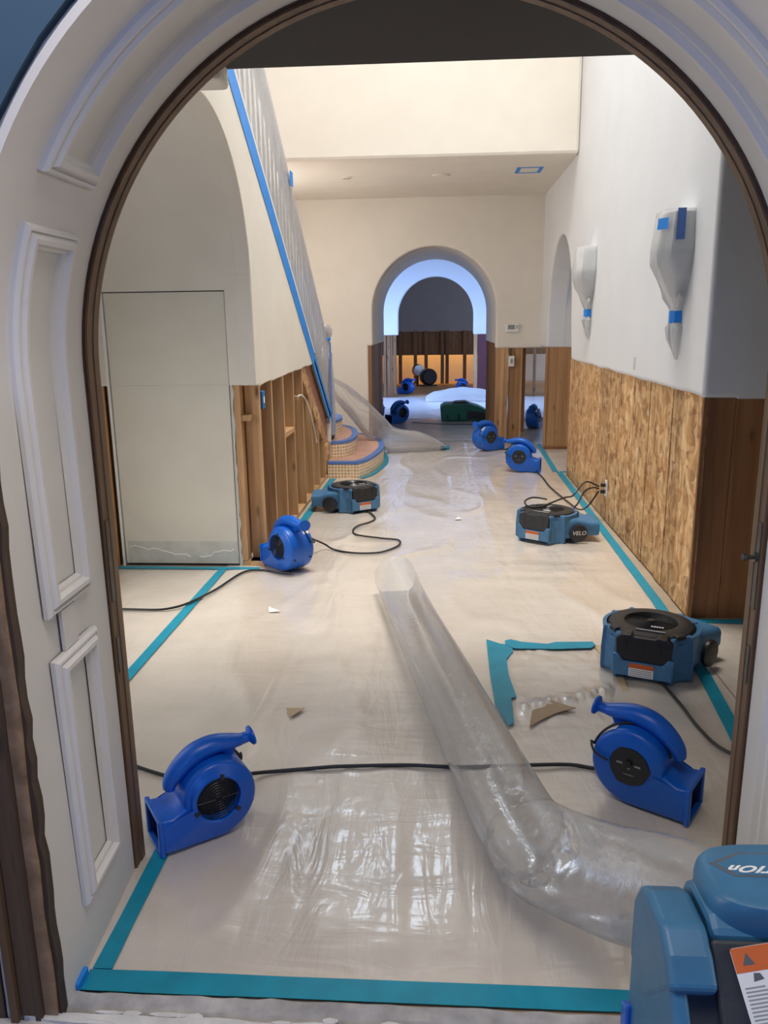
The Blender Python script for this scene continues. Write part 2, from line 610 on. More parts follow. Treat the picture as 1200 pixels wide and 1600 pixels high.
lin = MB()
outer = [(CX + (RA + 0.016), 0)] + arc(CX, CZ, RA + 0.016, 0, PI, 72) + [(CX - RA - 0.016, 0)]
inner = [(CX + RA, 0)] + arc(CX, CZ, RA, 0, PI, 72) + [(CX - RA, 0)]
L = [[(x, YN + 0.004, z) for x, z in outer], [(x, YN + 0.004, z) for x, z in inner], [(x, YT, z) for x, z in inner], [(x, YT, z) for x, z in outer]]
L = [[(x, y, z) if z >= CZ else (x + lean(x, y, z), y, z) for x, y, z in l] for l in L]
lin.loops(L, closed=False)
trim1 = struct(lin.build('trim_1', REVEALW), 'white panelled lining inside the near arch')


def lining_pt(s, y, h):
    """s: distance along the arch from the left floor; h: height above the lining"""
    if s < CZ:
        return (CX - RA + h + lean(-1, y, s), y, s)
    th = (s - CZ) / RA
    if th < PI:
        return (CX - (RA - h) * math.cos(th), y, CZ + (RA - h) * math.sin(th))
    z = CZ - (s - CZ - PI * RA)
    return (CX + RA - h + lean(1, y, z), y, z)


PROF = [(0.0, 0.0), (0.0, 0.010), (0.006, 0.018), (0.011, 0.019), (0.013, 0.013), (0.024, 0.026), (0.034, 0.026), (0.040, 0.013), (0.047, 0.011), (0.052, 0.0)]


def panel_moulding(s0, s1, y0, y1):
    m = MB()
    LL = []
    n = max(2, int((s1 - s0) / 0.035))
    for u, h in PROF:
        a0, a1, b0, b1 = s0 + u, s1 - u, y0 + u, y1 - u
        loop = [lining_pt(a0 + (a1 - a0) * i / n, b0, h) for i in range(n + 1)]
        loop += [lining_pt(a1, b0 + (b1 - b0) * i / 4, h) for i in range(1, 4)]
        loop += [lining_pt(a1 - (a1 - a0) * i / n, b1, h) for i in range(n + 1)]
        loop += [lining_pt(a0, b1 - (b1 - b0) * i / 4, h) for i in range(1, 4)]
        LL.append(loop)
    m.loops(LL, True)
    return m.build('panel_moulding', REVEALW, trim1)


ST = 2 * CZ + PI * RA
PY0, PY1 = 1.565, 1.79
for s0, s1 in ((0.165, 0.785), (0.885, CZ + R_(21.5) * RA), (CZ + R_(28.5) * RA, CZ + R_(151.5) * RA)):
    panel_moulding(s0, s1, PY0, PY1)
    if s1 < ST / 2:
        panel_moulding(ST - s1, ST - s0, PY0, PY1)
for ss in (0.787, ST - 0.883):
    m = MB()
    LL = [[lining_pt(ss + i * 0.096, y, h) for y in (1.62, 1.63, 1.69, 1.70)] for i in (0, 1) for h in (0,)]
    p = []
    for h in (0.0, 0.008):
        p.append([lining_pt(ss, 1.63, h), lining_pt(ss, 1.70, h), lining_pt(ss + 0.094, 1.70, h), lining_pt(ss + 0.094, 1.63, h)])
    m.loops(p, True, False, True)
    m.build('panel_block', REVEALW, trim1)


# ---- brown wooden arch frame at the hall side of the lining
def ring(name, r0, r1, y0, y1, mat, parent=None, n=72):
    o_ = [(CX + r1, 0)] + arc(CX, CZ, r1, 0, PI, n) + [(CX - r1, 0)]
    i_ = [(CX + r0, 0)] + arc(CX, CZ, r0, 0, PI, n) + [(CX - r0, 0)]
    m = MB()
    LL = [[(x, y0, z) for x, z in o_], [(x, y0, z) for x, z in i_], [(x, y1, z) for x, z in i_], [(x, y1, z) for x, z in o_], [(x, y0, z) for x, z in o_]]
    m.loops(LL, closed=False)
    return m.build(name, mat, parent)


trim2 = struct(ring('trim_2', RA - 0.010, RA + 0.012, YT + 0.008, YT + 0.036, FRAME), 'brown wooden frame lining the near arch')
ring('frame_groove', RA - 0.004, RA + 0.012, YT + 0.036, YT + 0.041, FRAMEDK, trim2)
ring('frame_stop', RA - 0.012, RA + 0.012, YT + 0.041, YT + 0.068, FRAME, trim2)
ring('frame_dark_bead', RA - 0.004, RA + 0.006, YT, YT + 0.008, FRAMEDK, trim2)  # dark bead between the white lining and the brown frame
for sgn in (-1, 1):
    xx = CX + sgn * (RA - 0.0105)
    m = MB().box(min(xx, xx - sgn * .002), max(xx, xx - sgn * .002), YT + 0.012, YT + 0.033, 0.80, 1.02)
    m.build('strike_plate', STEEL, trim2)
    m = MB().box(min(xx, xx - sgn * .002), max(xx, xx - sgn * .002), YT + 0.014, YT + 0.031, 0.60, 0.70)
    m.build('flush_bolt_plate', STEEL, trim2)
m = MB().lathe([(0.012, 0), (0.012, 0.004), (0.005, 0.006), (0.005, 0.02), (0.009, 0.024), (0.009, 0.032), (0.003, 0.036)], 16, (0, 0, 0), 'x')
lt = m.build('door_latch', STEEL, trim2, smooth=True)
lt.location = (CX + RA - 0.0115, YT + 0.03, 0.93)
lt.rotation_euler = (0, 0, PI)

# ---- stripped lumber left of the arch, on the camera's side
random.seed(11)


def board(name, x0, x1, y0, y1, z0, z1, mat, parent, ragged=0.0, n=14):
    if ragged <= 0:
        return box(name, x0, x1, y0, y1, z0, z1, mat, parent, 0.002)
    LL = []
    for i in range(n + 1):
        z = z0 + (z1 - z0) * i / n
        d = random.uniform(-ragged, ragged)
        e = random.uniform(-ragged, ragged)
        LL.append([(x0, y0 + e * .5, z), (x1 + d, y0 + e * .5, z), (x1 + d, y1, z), (x0, y1, z)])
    return MB().loops(LL, True, True, True).build(name, mat, parent)


nf = struct(box('wall_near_framing', -1.35, -1.13, 1.39, 1.45, 0.0, 1.36, POSTDK), 'exposed studs left of the near arch')
board('plywood_strip', -0.866, -0.838, 1.402, 1.432, 0.0, 1.345, POSTLT, nf, 0.003)
board('torn_board_edge', -0.842, -0.830, 1.408, 1.434, 0.0, 1.355, POSTDK, nf, 0.003, 30)
board('stud', -0.884, -0.867, 1.392, 1.432, 0.0, 1.36, POSTDK, nf)
board('stud', -0.918, -0.885, 1.398, 1.452, 0.0, 1.36, POSTMID, nf)
board('stud', -0.937, -0.919, 1.385, 1.432, 0.0, 1.36, POSTMID, nf)
board('drywall_sliver', -0.951, -0.939, 1.40, 1.432, 0.0, 0.36, PATCH, nf, 0.003)
board('stud', -0.99, -0.953, 1.395, 1.452, 0.0, 1.36, POSTDK, nf)
board('stud', -1.05, -1.0, 1.395, 1.452, 0.0, 1.36, POSTMID, nf)
board('stud', -1.12, -1.06, 1.395, 1.452, 0.0, 1.36, POSTMID, nf)

# ---- the camera's room (behind and beside the camera)
struct(MB().prism([(-3, 0), (-3, 3), (3, 3), (3, 0)], 'XZ', -2.62, -2.5).build('wall_camera_side', BLUEWALL))
struct(box('wall_camera_left', -3.1, -3.0, -2.6, YN, 0, 3, BLUEWALL))
struct(box('wall_camera_right', 3.0, 3.1, -2.6, YN, 0, 3, BLUEWALL))
struct(box('ceiling_camera_side', -3.1, 3.1, -2.6, YN + 0.01, 3.0, 3.1, PLASTER))

# ---- hall: low entry ceiling, light well above
struct(box('ceiling_entry', -2.8, 3.0, YF - 0.01, 3.90, 2.63, 2.75, SHADECEIL), 'ceiling just inside the near arch, shade painted into its dark colour')
struct(box('wall_well_front', -2.6, 3.0, 3.78, 3.90, 2.75, 7.6, PLASTERW))
struct(box('wall_well_back', -2.5, 1.27, 7.85, 7.97, 2.98, 7.6, PLASTER, bevel=0.03), 'cream wall above the low hall ceiling')
struct(box('ceiling_low', -2.5, 1.27, 7.925, 10.25, 2.9803, 3.08, PLASTER), 'low plaster ceiling at the back of the hall')
struct(box('wall_stairwell_left', -2.5, -2.4, 3.9, 10.3, 0, 7.6, PLASTER))
wc = MB()
for a in ((-2.5, -0.85, 3.8, 8.0), (1.15, 1.6, 3.8, 8.0), (-0.85, 1.15, 3.8, 4.15), (-0.85, 1.15, 6.85, 8.0)):
    wc.box(a[0], a[1], a[2], a[3], 7.5, 7.6)
struct(wc.build('ceiling_well', PLASTERW))

for k, cx_ in enumerate((-1.6, -0.4)):
    wf = struct(MB().loops([[(cx_ + sx * w, y, 4.55 + sz * h) for sx, sz in ((-1, -1), (1, -1), (1, 1), (-1, 1))] for w, h, y in ((0.37, 0.44, 7.85), (0.37, 0.44, 7.81), (0.315, 0.38, 7.81), (0.315, 0.38, 7.85))]).build('window_%d' % (k + 1), WHITE), 'small clerestory window high over the low ceiling')
# ---- right wall: plaster above, strand board below, arch to the side room
XR = 1.27
AYC, AR, AZ = 8.78, 0.83, 1.545
random.seed(5)
cut = []
yy = 3.94
while yy < 7.95:
    cut.append((yy, 1.135 + 0.012 * noise.noise((yy * 3, 1, 0)) + 0.01 * (yy - 3.94) / 4))
    yy += 0.13
poly = [(3.94, 1.13)] + [(3.94, 7.6), (10.25, 7.6), (10.25, 1.205), (AYC + AR, 1.205)] + arc(AYC, AZ, AR, 0, PI, 48) + cut[::-1][:-1]
wr = MB().prism(poly, 'YZ', XR, XR + 0.22).build('wall_right', PLASTERW, bevel=0.022, segs=4, angle=50)
struct(wr, 'white plaster wall on the right with stripped lower half')
struct(box('wall_right_core', XR + 0.05, XR + 0.2, 3.99, 7.93, 0, 1.15, STUDDK))
edges = [3.958, 4.26, 4.46, 4.63, 4.95, 5.35, 5.75, 6.05, 6.45, 6.95, 7.4, 7.95]
random.seed(4)
for a, b_ in zip(edges[:-1], edges[1:]):
    d = random.choice((0.0, 0.003, 0.006))
    o = box('strand_board_panel', XR + 0.012 + d, XR + 0.04, a + 0.005, b_ - 0.005, 0.012, 1.15, OSB, wr, 0.0015)
# the return facing the camera at the near end of the right wall
rr = MB().prism([(XR + 0.17, 1.128), (XR + 0.17, 2.7), (3.0, 2.7), (3.0, 1.128)], 'XZ', 3.9402, 4.1).build('wall_right_return', PLASTERW)
struct(rr, 'shaded plaster return at the end of the right wall')
xs = [XR + 0.015, XR + 0.17, XR + 0.35, XR + 0.55, XR + 0.8, 2.4, 3.0]
for a, b_ in zip(xs[:-1], xs[1:]):
    box('return_board', a + 0.001, b_ - 0.001, 3.965 + random.uniform(0, 0.002), 4.0, 0.0, 1.13, JAMBDK, rr, 0.002)
box('corner_board_edge', XR + 0.012, XR + 0.03, 3.945, 3.967, 0.0, 1.13, JAMBDK, rr)
struct(box('wall_entry_right', 3.0, 3.1, 2.0, 4.1, 0, 2.7, PLASTER))
# far jamb of the right arch, facing the camera
jb = MB().prism([(XR + 0.21, 1.21), (XR + 0.21, 3.0), (2.1, 3.0), (2.1, 1.21)], 'XZ', AYC + AR, AYC + AR + 0.2).build('wall_right_jamb', PLASTERW)
struct(jb)
for i, (a, b_) in enumerate(((XR - 0.005, XR + 0.02), (XR + 0.022, XR + 0.13), (XR + 0.132, XR + 0.25), (XR + 0.252, XR + 0.4), (XR + 0.402, 2.1))):
    box('jamb_board', a, b_, AYC + AR + 0.012 * (i > 0), AYC + AR + 0.05, 0.0, 1.215, JAMB, jb, 0.002)
box('sole_plate', XR, 2.1, AYC + AR - 0.02, AYC + AR + 0.05, 0.0, 0.035, JAMBDK, jb)
struct(box('wall_side_room', 3.2, 3.3, 4.1, 17, 0, 3, PLASTER))
struct(box('ceiling_side_room', XR + 0.1, 3.3, 4.0, 10.3, 2.95, 3.05, PLASTER))

# ---- left: curved soffit under the stair flight, hidden door, stripped stud wall
XL = -1.10
SY, SZ, SR = 3.97, 1.73, 0.82


def slope_z(y):
    return 2.815 - 0.63 * (y - 4.53)


YJ = SY + SR
soff = [(2.05, 2.552), (SY - 0.05, 2.552)] + [(SY + (SR + 0.0015) * math.sin(a), SZ + (SR + 0.0015) * math.cos(a)) for a in [PI / 2 * i / 24 for i in range(25)]] + [(YJ + 0.10, SZ), (YJ + 0.10, 2.75), (2.05, 2.75)]
so = MB().prism(soff, 'YZ', -2.75, XL - 0.05).build('wall_left_soffit', PLASTER, bevel=0.0)
struct(so, 'curved plaster soffit under the stair flight')
# stair side wall (plaster) in the plane X = XL
sw = [(SY - 0.25, 2.55), (SY - 0.05, 2.55)] + [(SY + SR * math.sin(a), SZ + SR * math.cos(a)) for a in [PI / 2 * i / 24 for i in range(25)]]
sw += [(YJ, 1.148), (4.95, 1.135)]
y_ = 5.05
while y_ < 6.95:
    sw.append((y_, 1.14 + 0.012 * noise.noise((y_ * 4, 0, 3)) + 0.012 * (y_ - 5)))
    y_ += 0.14
sw += [(7.02, 1.165), (7.20, slope_z(7.20) + 0.13), (4.0, slope_z(4.0) + 0.13), (4.0, 3.3), (SY - 0.25, 3.3)]
swo = MB().prism(sw, 'YZ', XL - 0.10, XL).build('wall_left', PLASTER, bevel=0.03, segs=4, angle=50)
struct(swo, 'cream plaster side of the staircase')
# beam end tucked under the entry ceiling
be = struct(box('trim_3', -1.5, -0.955, 3.74, 3.92, 2.545, 2.70, PLASTER, bevel=0.02), 'rounded plaster beam end under the dark ceiling')

# jamb wall with the flush door
jl = MB().prism([(-2.75, 0), (-2.75, 1.2), (-2.05, 1.2), (-2.05, 0)], 'XZ', YJ + 0.02, YJ + 0.10).build('wall_alcove', JAMB)
struct(jl, 'alcove wall around the flush door')
for a, b_ in ((-2.19, -2.11), (-2.105, -2.05)):
    box('jamb_board', a, b_, YJ + 0.004, YJ + 0.04, 0.0, 1.165, JAMB, jl, 0.002)
MB().prism([(-2.75, 1.15), (-2.75, 1.742), (XL - 0.05, 1.742), (XL - 0.05, 1.15), (-1.265, 1.15), (-1.265, 1.706), (-2.010, 1.706), (-2.010, 1.15)], 'XZ', YJ + 0.0015, YJ + 0.03).build('jamb_plaster', PLASTER, jl)
box('corner_bead', -2.022, -2.008, YJ - 0.008, YJ + 0.03, 0.0, 1.705, WHITE, jl)
# cut gypsum edge beside the door
random.seed(8)
m = MB()
LL = []
for i in range(25):
    z = 1.15 * i / 24
    w = 0.018 + random.uniform(-.006, .006)
    LL.append([(-1.262, YJ + 0.0, z), (-1.262 + w, YJ + 0.0, z), (-1.262 + w, YJ + 0.03, z), (-1.262, YJ + 0.03, z)])
m.loops(LL, True, True, True).build('cut_gypsum_edge', PATCH, jl)
d1 = box('door_1', -2.004, -1.268, YJ + 0.004, YJ + 0.045, 0.018, 1.700, DOORPAINT, None, 0.003)
struct(d1, 'flush pale door under the stairs with a patched bottom')
box('door_patch_strip', -1.985, -1.275, YJ + 0.002, YJ + 0.006, 0.02, 0.165, PATCH, d1)
m = MB()
random.seed(21)
px = -1.97
pts = []
while px < -1.55:
    pts.append((px, YJ + 0.001, 0.135 - (px + 1.97) * 0.16 + random.uniform(-.012, .012)))
    px += 0.03
m.tube(pts, 0.004, 5).build('torn_paper_line', WHITE, d1)
m = MB()
pts = []
px = -1.52
while px < -1.29:
    pts.append((px, YJ + 0.001, 0.06 + (px + 1.52) * 0.25 + random.uniform(-.01, .01)))
    px += 0.025
m.tube(pts, 0.0035, 5).build('torn_paper_line', WHITE, d1)
box('door_seam', -1.985, -1.275, YJ + 0.0035, YJ + 0.0045, 1.150, 1.153, PATCH, d1)
box('door_gap_shade', -2.005, -1.265, YJ + 0.03, YJ + 0.05, 1.66, 1.712, BLACK, d1)  # black strips stand in for the shade in the gaps around the door
box('door_gap_shade', -1.30, -1.2635, YJ + 0.03, YJ + 0.05, 0.0, 1.71, BLACK, d1)
box('door_gap_shade', -2.0, -1.265, YJ + 0.02, YJ + 0.05, 0.0, 0.018, BLACK, d1)

# stud wall under the stairs
sf = struct(box('wall_left_framing', XL - 0.095, XL - 0.005, YJ + 0.0, 8.15, 0.0, 0.038, STUDY), 'stripped stud wall under the stairs')
box('stud', -1.244, -1.205, YJ + 0.002, YJ + 0.09, 0.04, 1.15, STUD, sf, 0.002)
box('blocking', -1.205, -1.15, YJ + 0.01, YJ + 0.09, 0.93, 0.965, STUD, sf, 0.002)
box('sole_plate', -1.25, XL, YJ + 0.002, YJ + 0.09, 0.0, 0.038, STUD, sf, 0.002)
for yS in (4.87, 5.24, 5.64, 6.04, 6.45, 6.87, 7.25, 7.6):
    zt = min(1.2, slope_z(yS) - 0.44)
    box('stud', XL - 0.094, XL - 0.004, yS, yS + 0.038, 0.038, zt, STUD, sf, 0.002)
box('blocking', XL - 0.094, XL - 0.006, 5.68, 6.04, 0.70, 0.738, STUDY, sf, 0.002)
box('blocking', XL - 0.094, XL - 0.006, 6.2, 6.32, 0.92, 0.955, STUDY, sf, 0.002)
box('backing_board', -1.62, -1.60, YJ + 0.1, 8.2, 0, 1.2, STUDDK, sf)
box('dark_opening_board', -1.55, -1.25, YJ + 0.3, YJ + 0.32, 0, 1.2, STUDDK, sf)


def sloped(name, y0, y1, o0, o1, x0, x1, mat, parent, zmin=0.0):
    poly = [(y0, max(zmin, slope_z(y0) + o0)), (y1, max(zmin, slope_z(y1) + o0)), (y1, max(zmin, slope_z(y1) + o1)), (y0, max(zmin, slope_z(y0) + o1))]
    return MB().prism(poly, 'YZ', x0, x1).build(name, mat, parent)


sloped('stringer_board', 6.3, 8.35, -0.30, -0.02, XL - 0.09, XL - 0.03, PLYRED, sf)
sloped('stringer_strand_board', 6.2, 8.0, -0.46, -0.30, XL - 0.06, XL - 0.02, OSB, sf)
sloped('white_plaster_edge', 7.12, 8.42, -0.022, 0.02, XL - 0.10, XL + 0.004, PLASTER, sf)
box('white_corner_strip', XL - 0.05, XL + 0.006, 8.02, 8.06, 0.02, 0.58, PLASTER, sf)
box('splintered_strand_board', XL - 0.06, XL - 0.012, 7.64, 8.02, 0.0, 0.34, OSB, sf)
# loose wire over the studs
m = MB()
m.tube([(XL + 0.004, 6.18 + 0.9 * t, 0.955 + 0.04 * math.sin(t * 2.4) - 0.52 * t * t) for t in [i / 14 for i in range(15)]], 0.006, 6)
m.build('loose_white_cable', WHITE, sf, smooth=True)

# ---- back wall with the deep arch
BX, BZ, BR = -0.055, 1.65, 0.77
YB0, YB1 = 10.2, 12.4
poly = [(-2.5, 0.0), (-2.5, 3.1), (2.0, 3.1), (2.0, 1.185), (BX + BR, 1.185)] + arc(BX, BZ, BR, 0, PI, 56) + [(BX - BR, 1.235), (-0.885, 1.235), (-0.885, 0.0)]
bw = MB().prism(poly, 'XZ', YB0, YB0 + 0.16).build('wall_back', PLASTER, bevel=0.02, segs=3, angle=50)
struct(bw, 'cream plaster wall with the deep far arch')
vl = [(-3.1, 1.24), (-3.1, 3.1), (3.2, 3.1), (3.2, 1.24), (BX + BR + 0.005, 1.24)] + arc(BX, BZ, BR + 0.005, 0, PI, 56) + [(BX - BR - 0.005, 1.24)]
struct(MB().prism(vl, 'XZ', YB0 + 0.3, YB1).build('wall_back_vault', PLASTER), 'vault of the deep far arch')
sp = [(BX + BR + 0.03, 1.2), (BX + BR + 0.03, 1.65)] + arc(BX, BZ, BR + 0.03, 0, PI, 40) + [(BX - BR - 0.03, 1.65), (BX - BR - 0.03, 1.2), (BX - BR - 0.2, 1.2), (BX - BR - 0.2, 2.9), (BX + BR + 0.2, 2.9), (BX + BR + 0.2, 1.2)]
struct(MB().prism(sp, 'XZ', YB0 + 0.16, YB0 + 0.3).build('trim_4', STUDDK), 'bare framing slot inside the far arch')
random.seed(14)
x_ = YB0 + 0.01
k = 0
while x_ < YB1:
    w = random.uniform(0.09, 0.28)
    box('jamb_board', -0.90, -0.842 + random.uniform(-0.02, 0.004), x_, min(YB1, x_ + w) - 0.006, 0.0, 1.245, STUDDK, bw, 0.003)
    x_ += w
for (a, b_, y0, y1, mt) in ((0.722, 0.775, YB0 + 0.02, YB0 + 0.10, STUD), (0.775, 0.83, YB0 + 0.0, YB0 + 0.09, STUD), (0.832, 0.875, YB0 - 0.004, YB0 + 0.09, STUD),
                            (0.885, 1.03, YB0 + 0.02, YB0 + 0.05, JAMB), (1.03, 1.052, YB0, YB0 + 0.09, STUD)):
    box('stud', a, b_, y0, y1, 0.0, 1.19, mt, bw, 0.002)
for y0 in (10.5, 10.95, 11.4, 11.85, 12.25):
    box('stud', 0.725, 0.80, y0, y0 + 0.05, 0.0, 1.25, STUDDK, bw, 0.002)
box('stud', 1.16, 1.20, 11.2, 11.25, 0.0, 1.25, STUDDK, bw, 0.002)
box('sole_plate', 0.72, 1.05, YB0, YB0 + 0.09, 0.0, 0.038, STUD, bw)
# skirting moulding stepping up beside the stair
bb = MB()
for h, t in ((0.0, 0.02), (0.14, 0.028), (0.165, 0.018)):
    pass
LL = []
for x, z in ((-2.2, 1.05), (-1.62, 0.70), (-1.30, 0.70), (-1.02, 0.34), (-0.89, 0.30)):
    LL.append([(x, YB0 + 0.0, z), (x, YB0 - 0.022, z), (x, YB0 - 0.022, z + 0.05), (x, YB0 - 0.01, z + 0.06), (x, YB0 - 0.01, z + 0.09), (x, YB0 - 0.018, z + 0.10), (x, YB0 - 0.018, z + 0.125), (x, YB0, z + 0.13)])
struct(bb.loops(LL, True, True, True).build('baseboard_back', PLASTER), 'cream skirting moulding beside the stair foot')

# ---- blue-lit room beyond the arch and the arch after it
YC = 16.7
poly = [(-3.1, 1.27), (-3.1, 3.0), (3.2, 3.0), (3.2, 1.27), (BX + BR, 1.27)] + arc(BX, BZ, BR, 0, PI, 48) + [(BX - BR, 1.27)]
w2 = MB().prism(poly, 'XZ', YC, YC + 0.2).build('wall_far', PLASTERW, bevel=0.02)
struct(w2, 'blue-lit white wall with the second arch')
struct(box('wall_far_left', -3.1, -3.0, 10.3, 21.4, 0, 3, PLASTERW))
cf = struct(box('ceiling_far', -3.1, 3.3, 12.3, 21.4, 2.9, 3.0, PLASTERW))
random.seed(2)
for i, (a, b_, mt) in enumerate(((-0.93, -0.87, STUDDK), (-0.985, -0.94, JAMBDK), (-1.06, -0.99, STUDDK), (-1.13, -1.08, STUDDK), (-1.3, -1.18, STUDDK), (0.725, 0.80, STUD), (0.81, 1.02, PURPLE), (1.05, 1.2, STUDDK))):
    box('stud', a, b_, YC + 0.01, YC + 0.12, 0.0, 1.275, mt, w2, 0.003)
for a in (-1.9, -1.5, 1.5, 1.95, 2.4):
    box('stud', a, a + 0.05, YC + 0.01, YC + 0.12, 0.0, 1.275, STUDDK, w2, 0.003)

# ---- last room: dim wall, studs and the lit cavity behind them
YD = 20.4
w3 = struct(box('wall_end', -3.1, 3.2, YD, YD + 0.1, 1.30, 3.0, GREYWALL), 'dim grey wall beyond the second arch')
for a in (-1.32, -1.0, -0.62, -0.35, 0.06, 0.18, 0.62, 1.0, 1.4):
    box('stud', a, a + 0.085, YD - 0.02, YD + 0.06, 0.0, 1.32, STUDDK, w3, 0.003)
box('dark_panel', -3.1, 3.2, YD + 0.04, YD + 0.06, 0.72, 1.31, STUDDK, w3)
struct(box('wall_end_back', -3.1, 3.2, 21.3, 21.4, 0, 3.0, PLASTER))
struct(box('floor_end', -3.1, 3.2, 17.0, YD, 0.0, 0.012, JAMB), 'bare wooden floor of the last room')
ld = bpy.data.lights.new('cavity_work_light', 'AREA')
ld.shape = 'RECTANGLE'
ld.size, ld.size_y = 3.0, 0.3
ld.energy = 22
ld.color = (1.0, 0.50, 0.13)
lo = bpy.data.objects.new('cavity_work_light', ld)
COL.objects.link(lo)
lo.location = (0, 20.9, 1.25)

# ---- threshold in front of the tape
th = MB()
random.seed(31)
nx = 90
rows = [(1.10, 0.0), (1.30, 0.006), (1.395, 0.010), (1.40, 0.004), (1.425, 0.002), (1.435, 0.012), (1.47, 0.016)]
LL = []
for y, z in rows:
    LL.append([(-1.2 + 2.4 * i / nx, y + 0.006 * noise.noise((i * .4, y * 30, 1)), z + 0.004 * noise.noise((i * .5, y * 40, 2))) for i in range(nx + 1)])
th.loops(LL, closed=False)
struct(th.build('floor_threshold', CONC, smooth=True), 'rough concrete strip at the threshold')


# ================================================================== FLOOR SHEETS AND TAPE
def catmull(pts, n=8):
    P = [Vector(p) for p in pts]
    P = [P[0] * 2 - P[1]] + P + [P[-1] * 2 - P[-2]]
    out = []
    for i in range(1, len(P) - 2):
        for k in range(n):
            t = k / n
            a, b, c, d = P[i - 1], P[i], P[i + 1], P[i + 2]
            out.append(0.5 * ((2 * b) + (c - a) * t + (2 * a - 5 * b + 4 * c - d) * t * t + (3 * b - a - 3 * c + d) * t ** 3))
    out.append(P[-2])
    return out


def sstep(a, b, x):
    t = max(0.0, min(1.0, (x - a) / (b - a)))
    return t * t * (3 - 2 * t)


FLAT = [((-0.797, 1.5), (-0.805, 2.35)), ((-1.055, 4.8), (-1.045, 7.75)), ((1.085, 2.6), (1.15, 3.244)), ((1.15, 3.244), (1.195, 4.198)), ((1.195, 4.198), (1.235, 8.08)), ((-0.83, 1.515), (0.93, 1.515)), ((1.2, 8.1), (1.26, 10)), ((-0.75, 7.75), (-0.58, 8.3)), ((-0.58, 8.3), (-0.58, 9.0)), ((-0.58, 9.0), (-0.85, 9.8))]


def seg_d(x, y, a, b):
    dx, dy = b[0] - a[0], b[1] - a[1]
    t = max(0.0, min(1.0, ((x - a[0]) * dx + (y - a[1]) * dy) / (dx * dx + dy * dy)))
    return math.hypot(x - a[0] - t * dx, y - a[1] - t * dy)


def sheet(name, x0, x1, y0, y1, step, mat, label, amp=0.012, zb=0.003, seed=0.0, folds=()):
    nx, ny = max(2, int((x1 - x0) / step)), max(2, int((y1 - y0) / step))
    V = []
    for j in range(ny + 1):
        y = y0 + (y1 - y0) * j / ny
        for i in range(nx + 1):
            x = x0 + (x1 - x0) * i / nx
            e = min(sstep(0, 0.18, x - x0), sstep(0, 0.18, x1 - x), sstep(0, 0.18, y - y0), sstep(0, 0.18, y1 - y))
            e = min(e, sstep(0.035, 0.16, min(seg_d(x, y, *q) for q in FLAT)))
            a = noise.noise((x * 5.5 + seed, y * 1.7, 0.3))
            b = noise.noise((x * 3.0 + 1.5 * a, y * 9.0 + seed, 4.1)) * noise.noise((x * 1.1, y * 0.9, seed + 9))
            c = 1.0 - abs(noise.noise((x * 2.4 + 0.35 * y + seed, y * 0.8 - 0.5 * x, 8.8)))
            z = 0.35 + 0.25 * a + 0.7 * b + 0.6 * max(0, c - 0.85) / 0.15
            for fx, fs in folds:
                z += 0.5 * math.exp(-((x - fx - fs * y) / 0.012) ** 2) + 0.25 * math.exp(-((x - fx - fs * y) / 0.05) ** 2) * noise.noise((x * 30, y * 22, seed))
            V.append((x, y, zb + amp * max(0.0, z) * (0.12 + 0.88 * e)))
    F = [(j * (nx + 1) + i, j * (nx + 1) + i + 1, (j + 1) * (nx + 1) + i + 1, (j + 1) * (nx + 1) + i) for j in range(ny) for i in range(nx)]
    o = MB().add(V, F).build(name, mat, smooth=True)
    return tag(o, label, 'plastic sheet', 'plastic sheets over the floor')


sheet('plastic_floor_sheet', -1.345, 1.205, 1.49, 10.35, 0.025, SHEET, 'big clear plastic sheet over paper running down the middle of the hall', 0.011, 0.003, 0.0,
      ((-0.30, 0.0), (0.02, 0.01), (0.47, -0.015), (-0.75, 0.02)))
sheet('plastic_floor_sheet', -2.7, -1.35, 1.99, 4.74, 0.05, SHEET, 'plastic floor sheet in the alcove before the flush door', 0.008, 0.003, 3.0)
sheet('plastic_floor_sheet', 1.21, 2.95, 1.99, 3.93, 0.05, SHEET, 'plastic floor sheet beyond the right tape line beside the dark boards', 0.012, 0.003, 5.0)
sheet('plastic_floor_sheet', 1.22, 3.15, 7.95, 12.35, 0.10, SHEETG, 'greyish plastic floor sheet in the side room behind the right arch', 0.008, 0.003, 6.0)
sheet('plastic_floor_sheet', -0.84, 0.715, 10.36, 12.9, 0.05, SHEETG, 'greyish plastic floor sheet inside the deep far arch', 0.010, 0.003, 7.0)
sheet('plastic_floor_sheet', -2.95, 3.1, 12.91, 16.65, 0.10, SHEETW, 'white plastic floor sheet glowing blue beyond the far arch', 0.012, 0.003, 8.0)


def ribbon(name, pts, w, mat, label, z=0.0125, cat='tape', group=None, parent=None, thick=0.0015, jitter=0.0):
    """flat tape along a polyline on the floor"""
    P = [Vector((p[0], p[1], 0)) for p in pts]
    Lf, Rt = [], []
    for i, p in enumerate(P):
        t = (P[min(i + 1, len(P) - 1)] - P[max(i - 1, 0)]).normalized()
        nrm = Vector((-t.y, t.x, 0))
        q = w / 2 * (1 + jitter * random.uniform(-1, 1))
        Lf.append(p + nrm * q)
        Rt.append(p - nrm * q)
    LL = []
    for a, b in zip(Lf, Rt):
        LL.append([(a.x, a.y, z), (b.x, b.y, z), (b.x, b.y, z - thick), (a.x, a.y, z - thick)])
    o = MB().loops(LL, True, True, True).build(name, mat, parent)
    if label:
        tag(o, label, cat, group)
    return o


def dense(pts, step=0.15):
    out = []
    for a, b in zip(pts[:-1], pts[1:]):
        n = max(1, int((Vector(b) - Vector(a)).length / step))
        out += [tuple(Vector(a) + (Vector(b) - Vector(a)) * (i / n)) for i in range(n)]
    return out + [tuple(pts[-1])]


